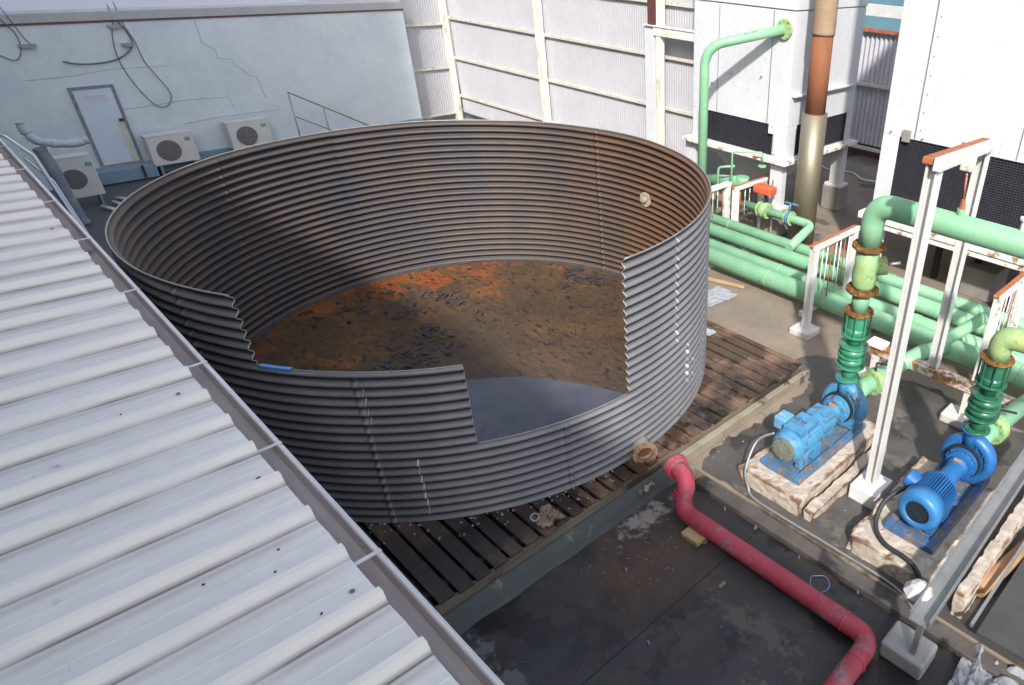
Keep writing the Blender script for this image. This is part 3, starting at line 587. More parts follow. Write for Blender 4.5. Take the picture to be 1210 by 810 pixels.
# ------------------------------------------------------------------ air-conditioning units
def ac(label, loc, w_=1.08, h=.80, d=.38, rot=0, stand=.3):
    t = thing('air_conditioner', label, 'air conditioner', (0, 0, 0), 'outdoor air conditioning units')
    MB().box(-d, 0, 0, w_, stand, stand+h).build('casing', m_ac, t, bevel=.02)
    MB().box(-d-.01, .012, -.01, w_+.01, stand+h+.001, stand+h+.02).build('top_cover', m_ac, t, bevel=.008)
    cy, cz, R_ = w_*.40, stand+h*.48, min(h, w_*.86)*.36
    g_ = MB(); g_.lathe([(R_, 0), (R_, .012), (R_-.015, .016), (0.0, .017)], (.0005, cy, cz), (1, 0, 0), 40)
    gr_ = g_.build('fan_grille', m_acg, t)
    b = MB()
    for k in range(1, 8): b.lathe([(R_*k/8-.004, .018), (R_*k/8-.004, .026), (R_*k/8+.004, .026), (R_*k/8+.004, .018)], (0, cy, cz), (1, 0, 0), 36, cap=False)
    for k in range(5):
        a = 2*pi*k/5; b.bar((.024, cy, cz), (.024, cy+R_*cos(a), cz+R_*sin(a)), .008, .012)
    b.build('guard', mat('guard_wire', (.24, .24, .25), None, 5, .5), gr_)
    b = MB()
    for k in range(2):
        for j in range(3): b.box(.0005, .004, w_*.80+j*.045, w_*.80+j*.045+.036, stand+h*.80-k*.05, stand+h*.80-k*.05+.038)
    b.build('badge', m_logo, t)
    for y in (.12, w_-.12): MB().box(-d-.04, .04, y-.025, y+.025, .0, stand-.001).build('foot', m_plinthblue, t)
    for ch in t.children:
        pass
    t.location = loc; t.rotation_euler = (0, 0, rot); return t
ac('white air conditioner with round fan grille just right of the blue-framed door', (-23.9, 4.06, G+.0), h=.78)
ac('white air conditioner left of the stair railing, furthest from the door', (-23.9, 6.02, G+.10), h=.76)
ac('white air conditioner under the wrapped grey duct, left of the door', (-22.3, 1.86, G), w_=.76, h=.96, d=.36, stand=.25)

# ------------------------------------------------------------------ wrapped duct, cables, railing, ladder rail
t = thing('insulated_duct', 'crumpled grey wrapped duct bending in front of the door', 'duct', (-22, 1.8, G))
b = MB(); P0 = curve([(-21.0, 1.87, G), (-21.0, 1.80, .30), (-21.0, 1.77, 1.0), (-21.05, 1.70, 1.5)], 8)
b.tube(P0, .12, 16, rs=[.115+.025*noise.noise(V(i*.5, 0, 0)) for i in range(len(P0))]); b.build('rising_duct', mat('grey_duct', (.25, .28, .33), (.19, .22, .26), 5, .6, bump=.5), t)
P1 = curve([(-21.0, 1.59, 2.08), (-21.0, 1.61, 1.88), (-20.96, 1.70, 1.68), (-20.95, 1.92, 1.58), (-20.95, 2.2, 1.52), (-20.95, 2.40, 1.52), (-20.95, 2.56, 1.57)], 10)
b = MB(); b.tube(P1, .10, 18, rs=[.085+.045*noise.noise(V(i*.4, 3, 0)) for i in range(len(P1))]); b.build('wrapped_elbow', m_wrap, t)
def cable(label, pts, r=.012, m=m_cable):
    b = MB(); b.tube(curve(pts, 10), r, 8); return b.build('hanging_cable', m, org=pts[0], label=label, cat='cable', group='cables hanging over the white wall')
cx = WX+.05
cable('long thin cable hanging in a loop to the right of the door head', [(cx-.1, 4.46, 3.95), (cx, 4.44, 3.62), (cx, 4.32, 3.3), (cx, 4.25, 2.9), (cx, 4.27, 2.48), (cx, 4.42, 1.95), (cx, 4.65, 1.50), (cx, 4.88, 1.42), (cx, 5.06, 1.62), (cx, 5.06, 1.86), (cx, 4.88, 2.3), (cx, 4.76, 2.64), (cx, 4.72, 3.1), (cx, 4.62, 3.5), (cx-.1, 4.6, 4.0)], .011)
cable('thick cable swinging left from the wall bracket above the door', [(cx, 4.50, 3.6), (cx, 4.62, 3.35), (cx, 4.66, 3.05), (cx, 4.52, 2.85), (cx, 4.2, 2.68), (cx, 3.8, 2.62), (cx, 3.4, 2.64), (cx, 3.14, 2.72)], .018)
cable('looped cable over the coping at the far left of the wall', [(cx-.1, 2.35, 4.0), (cx+.03, 2.36, 3.7), (cx, 2.5, 3.4), (cx, 2.48, 3.05), (cx, 2.32, 2.82), (cx, 2.12, 2.90), (cx, 1.9, 3.1)], .011)
cable('straight cable dropping to the left wall bracket', [(cx-.1, 2.44, 4.0), (cx+.04, 2.5, 3.75), (cx, 2.62, 3.3), (cx, 2.7, 3.15)], .010)
for (y0, y1, z, lab) in ((2.45, 2.78, 3.12, 'dark cable bracket on the wall at far left'), (4.28, 4.55, 3.46, 'cable bracket just under the coping'), (4.42, 4.68, 3.02, 'lower cable bracket right of the cable loop')):
    b = MB(); b.box(WX+.001, WX+.09, y0, y1, z-.03, z+.03); b.box(WX+.09, WX+.11, y0+.05, y1-.05, z-.05, z+.02); b.build('cable_bracket', m_grey, org=(WX, y0, z), label=lab, cat='bracket', group='cable brackets on the wall')
t = thing('stair_railing', 'rusty tubular handrail with two posts standing behind the tank', 'railing', (-23, 8.5, G))
b = MB(); b.tube([(-23, 7.55, 1.70), (-23, 9.75, .38)], .022, 10); b.build('handrail', mat('rusty_rail', (.32, .26, .2), (.22, .15, .1), 9, .7), t)
b = MB(); b.tube([(-23, 7.6, 1.0), (-23, 8.55, .44)], .018, 10); b.build('mid_rail', MATS['rusty_rail'], t)
for y, z in ((7.56, 1.69), (8.41, 1.18), (9.5, .53)): MB().tube([(-23, y, G), (-23, y, z)], .022, 10).build('post', m_grey, t)
t = thing('ladder_handrail', 'silver tube handrail bending over the gutter at top left', 'ladder', (-13, .95, 3.1))
b = MB(); b.tube(path([(-14.9, .45, 3.14), (-14.3, .86, 3.16), (-13.2, .98, 3.08), (-9.9, .93, 2.2)], .15), .022, 12); b.build('rail', m_silver, t)
b = MB(); b.tube(path([(-13.9, .93, 2.9), (-12.6, 1.01, 2.86), (-9.7, .97, 1.9)], .15), .014, 10); b.build('lower_rail', m_silver, t)
b = MB(); random.seed(5)
for i, (x, y, a, lab_) in enumerate(((-21.7, 2.5, .3, 'white pipe offcut nearest the gutter, beside the tank rim'), (-21.9, 2.75, .25, 'middle one of three white pipe offcuts beside the tank rim'), (-22.2, 2.95, .5, 'white pipe offcut nearest the doorstep'))):
    MB().tube([(x-.3*cos(a), y-.3*sin(a), G+.06), (x+.3*cos(a), y+.3*sin(a), G+.06)], .045, 10).build('pipe_offcut', m_white, org=(x, y, G), label=lab_, cat='pipe', group='white pipe offcuts by the tank')

# ------------------------------------------------------------------ cladding fences
def corr_sheet(b, axis, c, a0, a1, z0, z1, pitch=.09, amp=.014):
    n = int((a1-a0)/pitch*6); vs = []
    for i in range(n+1):
        a = a0+(a1-a0)*i/n; ph = (i % 6)/6; o_ = amp if ph in (0, 1/6, 2/6) else -amp
        o_ = amp*sin(2*pi*i/6)*1.3
        for z in (z0, z1): vs.append((a, c+o_, z) if axis == 'x' else (c+o_, a, z))
    b.add(vs, [(2*i, 2*i+2, 2*i+3, 2*i+1) for i in range(n)], True)
def purl(b, p_, q_, out, w_=.07, h=.075):
    p_ = Vector(p_); q_ = Vector(q_); o_ = Vector(out)
    b.bar(p_+o_*w_/2, q_+o_*w_/2, w_, .012); b.bar(p_+o_*w_+V(0, 0, -h/2), q_+o_*w_+V(0, 0, -h/2), .008, h)
fb = thing('cladding_fence', 'long white corrugated fence with rust-streaked posts behind the tank', 'fence', (-19, 14, G), 'white corrugated cladding fences')
b = MB(); corr_sheet(b, 'x', 14.10, -25.0, -12.5, -.05, 6.2, .09, .006); b.build('sheeting', m_fence, fb)
for z in (4.55, 3.25, 1.92, .60):
    b = MB(); purl(b, (-25, 14.08, z), (-12.5, 14.08, z), (0, -1, 0)); b.build('purlin', m_cream, fb)
for x in (-25.05, -19.45): MB().box(x-.11, x+.11, 13.80, 14.0, G, 6.3).build('post', m_whitestreak, fb, bevel=.008)
fs_ = thing('cladding_fence', 'short white corrugated side fence between the wall end and the corner post', 'fence', (-25.1, 13, G), 'white corrugated cladding fences')
b = MB(); corr_sheet(b, 'y', -25.14, 9.5, 14.0, -.05, 6.2); b.build('sheeting', m_fence, fs_)
for z in (4.55, 3.05, 1.60, .0):
    b = MB(); purl(b, (-25.1, 9.5, z), (-25.1, 13.9, z), (1, 0, 0)); b.build('purlin', m_cream, fs_)
fr_ = thing('cladding_fence', 'far white corrugated fence seen in the gap between the two cooling towers', 'fence', (-9, 20.3, G), 'white corrugated cladding fences')
b = MB(); corr_sheet(b, 'x', 20.35, -16.5, -3, .42, 3.75, .16, .03); b.build('sheeting', m_fence, fr_)
for z in (3.85, 2.30, .36):
    b = MB(); purl(b, (-16.5, 20.28, z), (-3, 20.28, z), (0, -1, 0), .09, .09); b.build('purlin', m_cream if z < 3.8 else m_rustbeam, fr_)
b = MB(); b.box(-16.5, -3, 20.2, 20.5, 4.2, 4.5); b.build('top_rail', m_white, fr_)
for x in (-13, -8.6): MB().box(x-.07, x+.07, 20.4, 20.54, G, 5).build('post', m_whitestreak, fr_)
MB().box(-22, 2, 21.5, 21.7, -1, .8).build('parapet_wall', m_redline, label='dark reddish low parapet behind the far fence between the towers', cat='wall')
MB().box(-30, 12, 26, 34, -1, 7.5).build('distant_building', mat('teal_cladding', (.12, .24, .30), (.10, .2, .26), 1, .6), label='blue-green building beyond the far fence at the top of the gap', cat='building')
# rusty portal post beside the tower
t = thing('rusted_frame', 'white square frame post with a rust-stained channel beside the riser pipe', 'frame', (-14.1, 14, G))
MB().box(-14.42, -14.06, 13.62, 13.80, G, 3.98).build('post', m_casing, t, bevel=.008)
b = MB(); b.box(-13.98, -13.82, 13.60, 13.76, G, 3.86); b.build('channel_post', m_whitestreak, t)
b = MB(); b.box(-14.05, -12.6, 13.58, 13.72, 3.78, 3.96); b.build('cross_beam', m_whitestreak, t)
b = MB(); b.box(-14.43, -12.6, 13.56, 13.82, 3.985, 4.01); b.build('cap_plate', m_whiterust, t)
b = MB(); b.box(-14.3, -14.08, 13.62, 13.78, 4.012, 6.3); b.build('dark_stub', mat('maroon_steel', (.12, .04, .035), None, 5, .7), t)
b = MB(); b.box(-13.98, -13.80, 13.62, 13.76, 4.012, 6.3); b.build('beige_stub', m_whitestreak, t)

# ------------------------------------------------------------------ cooling towers
def louvres(parent, axis, c, a0, a1, z0, z1):
    b = MB(); s_ = .045; z = z0
    if axis == 'x': b.box(a0, a1, c+.05, c+.055, z0, z1)
    else: b.box(c-.055, c-.05, a0, a1, z0, z1)
    while z < z1-.02:
        if axis == 'x': b.add([(a0, c+.04, z+.035), (a1, c+.04, z+.035), (a1, c+.005, z), (a0, c+.005, z)], [(0, 1, 2, 3)])
        else: b.add([(c-.04, a0, z+.035), (c-.04, a1, z+.035), (c-.005, a1, z), (c-.005, a0, z)], [(0, 1, 2, 3)])
        z += s_
    n = int((a1-a0)/.06)
    for i in range(n+1):
        a = a0+(a1-a0)*i/n
        if axis == 'x': b.box(a-.004, a+.004, c+.006, c+.045, z0, z1)
        else: b.box(c-.045, c-.006, a-.004, a+.004, z0, z1)
    b.build('louvre', m_louv, parent)
t1 = thing('cooling_tower', 'white panelled cooling tower behind the rusty stack with a green pipe flanged to it', 'cooling tower', (-10.8, 14.6, G), 'white cooling towers')
x0, x1, y0, y1 = -12.25, -9.30, 13.20, 16.10
b = MB(); b.box(x0, x1, y0, y1, 2.33, 4.74); b.box(x0, x0+.42, y0, y0+.3, 1.62, 2.328); b.box(x1-.38, x1, y0, y0+.42, 1.62, 2.328); b.box(x1-.3, x1, y1-.25, y1, 1.62, 2.328); b.box(x0, x0+.3, y1-.3, y1, 1.62, 2.328); b.build('casing', m_casing, t1, bevel=.01)
b = MB(); b.box(x0-.02, x1+.02, y0-.02, y1+.02, 4.765, 7.5); b.build('upper_casing', m_casing, t1, bevel=.01)
b = MB(); b.box(x0+.01, x1-.01, y0+.01, y1-.01, 4.7405, 4.7645); b.build('joint_strip', m_grey, t1)
b = MB(); b.box(-9.88, -9.862, y0-.012, y0-.001, 2.34, 4.73); b.build('panel_seam', m_grey, t1)
b = MB(); b.box(-11.45, -11.435, y0-.008, y0-.001, 2.34, 4.73); b.build('panel_seam', m_grey, t1)
b = MB(); b.box(x1+.001, x1+.008, 14.62, 14.635, 2.34, 4.73); b.build('panel_seam', m_grey, t1)
b = MB(); b.box(x0+.45, x1-.1, y0+.12, y1-.12, 1.62, 2.32); b.build('dark_core', m_dark, t1)
louvres(t1, 'x', y0+.02, x0+.42, x1-.38, 1.64, 2.325); louvres(t1, 'y', x1-.02, y0+.42, y1-.25, 1.64, 2.325)
b = MB()
for z in (1.50,): b.box(x0-.2, x1+.18, y0-.2, y1+.15, z, z+.09); b.box(x0-.1, x1+.08, y0-.1, y1+.05, z+.092, z+.115)
b.build('basin_tray', m_whiterust, t1, bevel=.01)
b = MB(); b.add([(x0+.2, y0+.3, 1.49), (x1-.5, y0+.3, 1.49), (x1-.5, y1-.3, 1.49), (x0+.2, y1-.3, 1.49), (x0+.9, y0+.8, .55), (x1-1.2, y0+.8, .55), (x1-1.2, y1-.8, .55), (x0+.9, y1-.8, .55)], [(0, 1, 2, 3), (4, 5, 6, 7), (0, 1, 5, 4), (1, 2, 6, 5), (2, 3, 7, 6), (3, 0, 4, 7)]); b.build('sump', m_casing, t1)
for x, y in ((x1-.02, y0-.02), (x1-.02, y1-.18), (x0+.1, y0), (x0+.1, y1-.18)):
    MB().box(x-.34, x, y, y+.22, .42, 1.499).build('leg', m_casing, t1, bevel=.008)
    MB().box(x-.45, x+.10, y-.12, y+.36, G, .36).build('plinth', m_conc2, t1, bevel=.03)
    MB().box(x-.42, x+.07, y-.09, y+.33, .361, .419).build('base_plate', m_whiterust, t1)
b = MB(); b.box(x1+.001, x1+.12, 13.3, 15.9, 3.0, 3.03); b.build('side_rail', m_white, t1)
b = MB(); b.box(-9.78, -9.66, y0-.05, y0-.001, 2.14, 2.34); b.box(-9.60, -9.55, y0-.06, y0-.001, 1.7, 2.3); b.build('latch_plate', m_whiterust, t1)
for px_, pz in ((-11.0, 3.3), (-10.1, 3.35), (-11.6, 3.0)): MB().lathe([(.012, 0), (.02, .05), (.004, .09)], (px_, y0-.001, pz), (0, -1, 0), 8).build('fitting', m_grey, t1)

t2 = thing('cooling_tower', 'large white cooling tower at the right edge with a black louvre behind the rusty portal', 'cooling tower', (-4, 14.5, G), 'white cooling towers')
x0, x1, y0, y1 = -6.58, -.4, 12.70, 16.6
b = MB(); b.box(x0, x1, y0, y1, 2.80, 8.5); b.box(x0, x0+.36, y0, y0+.3, 1.19, 2.798); b.box(x1-.4, x1, y0, y0+.4, 1.19, 2.798); b.box(x0, x0+.05, y0+.302, y1, 1.19, 2.798); b.build('casing', m_casing, t2, bevel=.01)
b = MB(); b.box(-5.90, -5.88, y0-.013, y0-.001, 2.83, 8.4); b.build('panel_seam', m_grey, t2)
b = MB(); b.box(-3.9, -3.885, y0-.010, y0-.001, 2.83, 8.4); b.build('panel_seam', m_grey, t2)
b = MB(); z = 3.0
while z < 8.3: b.lathe([(.014, 0), (.012, .01)], (-5.80, y0-.001, z), (0, -1, 0), 8); z += .33
b.build('seam_screws', m_grey, t2)
b = MB(); b.box(x0+.4, x1-.4, y0+.12, y1-.1, 1.19, 2.79); b.build('dark_core', m_dark, t2)
louvres(t2, 'x', y0+.02, x0+.36, x1-.4, 1.20, 2.795)
b = MB(); b.box(x0-.18, x1+.15, y0-.22, y1+.1, 1.06, 1.075); b.box(x0-.18, x1+.15, y0-.22, y0-.20, 1.076, 1.19); b.box(x0-.18, x0-.16, y0-.2, y1+.1, 1.076, 1.19); b.box(x0, x1, y0-.18, y1, .93, 1.058); b.build('basin_tray', m_whiterust, t2, bevel=.006)
for x in (x0+.02, -3.3, x1-.4):
    MB().box(x, x+.30, y0-.02, y0+.2, G, .929).build('leg', m_casing, t2, bevel=.008)
for x in (-5.4, -4.5, -2.2): MB().box(x, x+.12, y0+1, y0+1.12, G, .93).build('inner_post', m_dark, t2)
MB().box(-6.14, -5.98, y0-.05, y0-.001, 2.74, 2.96).build('bracket_plate', m_conc2, t2)
b = MB()
for px_, pz in ((-6.4, 2.88), (-5.72, 2.86), (-4.9, 2.95)): b.lathe([(.02, 0), (.02, .02), (.01, .05)], (px_, y0-.001, pz), (0, -1, 0), 8)
b.build('fitting', m_grey, t2)
# junk and plinth under tower 2
b = MB(); b.box(-4.6, -3.9, 13.4, 14.2, G, .35); b.build('equipment_block', m_conc2, org=(-4.2, 13.8, G), label='dark concrete block in the shade under the right cooling tower', cat='block', bevel=.02)

b = MB(); b.tube(curve([(-12.2, 19.4, G+.03), (-11.6, 19.0, G+.03), (-10.9, 19.3, G+.03), (-10.2, 18.9, G+.03), (-9.5, 19.3, G+.03), (-8.8, 19.0, G+.03)], 8), .035, 8)
b.build('hose', m_white, org=(-10.5, 19, G), label='white hose lying on the ground in the gap between the cooling towers', cat='hose')
# ------------------------------------------------------------------ exhaust stack
t = thing('exhaust_stack', 'tall rusty exhaust stack with a dull metal lower sleeve', 'chimney', (-8.62, 13.25, G))
SX, SY = -8.60, 13.25
MB().lathe([(.285, G), (.285, 2.78)], (SX, SY, 0), (0, 0, 1), 40, smooth=True).build('lower_sleeve', m_alu, t)
MB().lathe([(.30, G), (.30, G+.05)], (SX, SY, 0), (0, 0, 1), 40).build('base_collar', m_rustbeam, t)
MB().lathe([(.225, 2.70), (.225, 4.38)], (SX, SY, 0), (0, 0, 1), 40, smooth=True).build('rusty_pipe', m_stackrust, t)
MB().lathe([(.245, 4.36), (.25, 4.40), (.245, 4.5), (.25, 4.6), (.245, 4.75), (.245, 8.6)], (SX, SY, 0), (0, 0, 1), 40, smooth=True).build('wrapped_top', m_stacktop, t)

# ------------------------------------------------------------------ green header pipes
def hpipe(label, y, z, r, xa, xb, couple=()):
    t = thing('header_pipe', label, 'pipe', ((xa+xb)/2, y, z), 'green header pipes along the floor')
    MB().tube([(xa, y, z), (xb, y, z)], r, 28).build('pipe', m_green, t)
    for k in range(6):
        xw = xa+1.1+k*2.9+(y*7 % 1.3); MB().lathe([(r+.001, -.010), (r+.006, -.004), (r+.006, .004), (r+.001, .010)], (xw, y, z), (1, 0, 0), 28, smooth=True).build('weld_bead', m_green, t)
    for x in couple:
        MB().lathe([(r+.004, -.06), (r+.012, -.055), (r+.012, .055), (r+.004, .06)], (x, y, z), (1, 0, 0), 28).build('coupling', m_green, t)
    return t
hpipe('thickest green header pipe, nearest the tank', 10.42, .06, .185, -14.5, 3, (-2.2,))
hpipe('lower green header pipe tucked behind the thickest one', 10.96, .02, .14, -14.5, 3, (-4.4,))
hpipe('raised green header pipe with a dark joint near the small support frame', 11.40, .16, .155, -14.5, 3, (-7.0, -3.2))
hpipe('thinnest green header pipe, farthest from the tank', 11.98, .16, .125, -14.5, 3, (-5.5,))
for k, (x, lab_) in enumerate(((-9.2, 'rusty steel sleeper under the green header pipes, close to the tank wall'), (-6.4, 'rusty steel sleeper under the green header pipes, behind the footing of the small support frame'))):
    b = MB(); b.box(x-.05, x+.05, 10.1, 12.3, G, G+.10)
    b.build('pipe_sleeper', m_whiterust, org=(x, 11, G), label=lab_, cat='support', group='sleepers under the header pipes')
# riser to tower 1
t = thing('riser_pipe', 'tall green riser pipe elbowing onto the left cooling tower', 'pipe', (-10.8, 12, G))
pts = path([(-9.55, 13.12, 4.37), (-9.62, 12.98, 4.33), (-10.55, 12.22, 4.06), (-10.80, 12.0, 3.90), (-10.80, 12.0, 3.55), (-10.80, 12.0, .0)], .42, 8)
pts = path([(-9.55, 13.14, 4.38), (-10.80, 12.0, 3.98), (-10.80, 12.0, .0)], .55, 12)
MB().tube(pts, .105, 24).build('pipe', m_green, t)
flange(t, (-9.55, 13.165, 4.38), (0, 1, 0), .21, .05, m_greenold, 10)
b = MB(); random.seed(12)
d_ = (V(-10.80, 12.0, 3.98)-V(-9.55, 13.14, 4.38)).normalized()
for k in range(5):
    if k == 2: continue
    p_ = V(-9.55, 13.14, 4.38)+d_*(.62+k*.06); b.obox(p_+V(.045, -.055, .075), .035, .006, .05, math.atan2(d_.y, d_.x))
b.build('stencil_marks', m_dkgreen, t)
# valves, elbow and hopper piping around the riser foot
t = thing('control_valve', 'green branch pipe with an orange actuator and a blue butterfly valve', 'valve', (-9, 12.4, .3))
pts = path([(-9.9, 12.62, .50), (-7.95, 12.62, .50), (-7.80, 11.55, .30)], .22, 8)
MB().tube(pts, .10, 24).build('pipe', m_green, t)
for x in (-9.46, -9.22): flange(t, (x, 12.62, .50), (1, 0, 0), .19, .035, m_greenold, 8)
MB().lathe([(.16, -.09), (.19, -.04), (.19, .04), (.16, .09)], (-9.34, 12.62, .50), (1, 0, 0), 20).build('valve_body', m_greenold, t)
MB().tube([(-9.34, 12.62, .6), (-9.34, 12.62, .92)], .03, 10).build('stem', m_black, t)
b = MB(); b.box(-9.62, -9.10, 12.47, 12.77, .90, 1.10); b.build('actuator', m_orange, t, bevel=.05)
flange(t, (-8.60, 12.62, .50), (1, 0, 0), .17, .05, m_blue, 6, name='blue_valve'); flange(t, (-8.53, 12.62, .50), (1, 0, 0), .17, .025, m_greenold, 8); flange(t, (-8.67, 12.62, .50), (1, 0, 0), .17, .025, m_greenold, 8)
b = MB(); b.tube([(-8.60, 12.62, .66), (-8.60, 12.62, .84)], .025, 8); b.bar((-8.75, 12.62, .85), (-8.38, 12.62, .86), .03, .03); b.build('valve_lever', m_blue, t)
t = thing('pump_suction_elbow', 'green elbow and thin vent pipes beneath the left cooling tower', 'pipe', (-10.6, 13, .3))
MB().tube(path([(-11.5, 13.0, .65), (-10.35, 13.0, .85), (-10.35, 13.0, 1.0)], .15, 8), .16, 20).build('elbow', m_green, t)
MB().tube(path([(-10.75, 12.5, .2), (-10.72, 12.5, 1.25), (-10.3, 12.6, 1.35)], .12), .03, 10).build('vent_pipe', m_green, t)
MB().tube(path([(-10.3, 12.5, .4), (-10.3, 12.5, 1.72), (-9.7, 12.9, 1.74), (-9.7, 12.9, 1.5)], .08), .022, 10).build('thin_vent_pipe', m_green, t)
flange(t, (-9.7, 12.9, 1.42), (0, 0, 1), .10, .03, m_green, 6)
MB().tube([(-9.35, 12.95, G), (-9.32, 12.95, 1.3)], .03, 8).build('white_conduit', m_white, t)

# ------------------------------------------------------------------ small support frames over the pipes
def support(label, x, ya, yb, zt, w_=.13, foot=True, bars=0, rusttop=True, wx=None):
    t = thing('pipe_support_frame', label, 'support frame', (x, ya, G), 'small white support frames over the pipes')
    wx = wx or w_
    for k, y in enumerate((ya, yb)):
        MB().box(x-wx/2, x+wx/2, y-w_/2, y+w_/2, G+(.12 if foot and k == 0 else 0), zt-.001).build('post', m_whiterust if not foot else m_white, t, bevel=.006)
    b = MB(); b.box(x-wx/2-.01, x+wx/2-.05, ya-w_/2-.02, yb+w_/2+.02, zt+.0005, zt+.05); b.build('beam', m_rustbeam if rusttop else m_whiterust, t, bevel=.008)
    b = MB(); b.box(x+wx/2-.048, x+wx/2+.01, ya-w_/2-.02, yb+w_/2+.02, zt-.03, zt+.055); b.build('beam_web', m_whiterust, t, bevel=.006)
    if foot: MB().box(x-.22, x+.20, ya-.22, ya+.20, G, G+.12).build('footing', m_concw, t, bevel=.012)
    for k in range(bars):
        y = ya+(yb-ya)*(k+1)/(bars+1); MB().tube([(x, y, .25+.1*random.random()), (x, y, zt)], .012, 6).build('hanger_rod', m_whiterust if k % 3 else m_rustbeam, t)
    return t
random.seed(2)
support('white support frame with a rusty top and hanger rods, standing on a pale footing', -5.95, 9.62, 10.95, 1.42, bars=8)
support('white support frame with a rusty top at the right edge beside the dark green bellows', -2.78, 10.0, 11.2, 1.45, foot=False, bars=5)
support('rusty white support frame left of the orange actuator, close to the tank wall', -10.25, 11.45, 12.3, .98, foot=False, bars=4, rusttop=False)
support('rusty white support frame right beside the orange actuator', -9.85, 12.15, 13.2, 1.0, foot=False, bars=5, rusttop=True)

# ------------------------------------------------------------------ the big portal frame
t = thing('portal_frame', 'tall white steel portal with a rusted top beam over the pumps', 'steel frame', (-2.79, 6.6, G))
def hsec(b, x, y, z0, z1, w_=.17, d=.15, f_=.022):
    b.box(x-w_/2, x-w_/2+f_, y-d/2, y+d/2, z0, z1); b.box(x+w_/2-f_, x+w_/2, y-d/2, y+d/2, z0, z1); b.box(x-w_/2+f_, x+w_/2-f_, y-.012, y+.012, z0, z1)
b = MB(); hsec(b, -2.79, 6.60, -.045, 4.16, .13, .16); b.build('post', m_white, t, bevel=.005)
b = MB(); hsec(b, -3.19, 9.0, .452, 3.84, .15, .14); b.build('post', m_white, t, bevel=.005)
b = MB(); b.bar((-2.83, 6.48, 4.20), (-3.23, 9.10, 3.89), .11, .07); b.build('top_beam', m_rustbeam, t, bevel=.01)
b = MB(); b.bar((-2.715, 6.48, 4.18), (-3.115, 9.10, 3.87), .09, .13); b.build('white_beam', m_white, t, bevel=.008)
MB().box(-2.98, -2.59, 6.36, 6.82, G, -.07).build('footing', mat('white_block', (.74, .74, .76), (.66, .66, .68), 4, .6, bump=.15), t, bevel=.015)
b = MB(); b.obox((-2.79, 6.60, -.06), .21, .23, .02); b.build('base_plate', m_whiterust, t, bevel=.004)
t = thing('instrument_box', 'small pale box on a rusty rod above the overhead pipe, inside the portal', 'box', (-2.7, 7.36, 3.6))
MB().box(-2.81, -2.68, 7.30, 7.42, 3.95, 4.12).build('box', m_cream, t, bevel=.01)
MB().tube([(-2.73, 7.34, 3.95), (-2.70, 7.34, 3.62)], .012, 8).build('rod', m_rustbeam, t)
# rusted low beam the rear post stands on
t = thing('rusted_low_beam', 'peeling white beam with heavy rust lying behind the pumps', 'beam', (-3.2, 9, .3))
b = MB(); b.box(-4.25, 1.5, 8.92, 9.08, .42, .45); b.box(-4.25, 1.5, 8.93, 8.955, .30, .419); b.build('beam', mat('heavily_rusted_white', (.74, .72, .68), (.6, .55, .5), 3, .6, rust=.27, rustc=(.36, .15, .05), rscale=4, bump=.3), t, bevel=.006)
MB().box(-4.32, -4.02, 8.88, 9.14, .44, .50).build('end_plate', m_whiterust, t, bevel=.01)
for x in (-4.15, -2.55, 0.6): MB().box(x-.07, x+.07, 8.96, 9.06, G+.15, .30).build('leg', m_whiterust, t)
for x in (-4.15, -2.55, .6): MB().box(x-.3, x+.32, 8.82, 9.2, G, G+.15).build('footing', m_concw, t, bevel=.02)

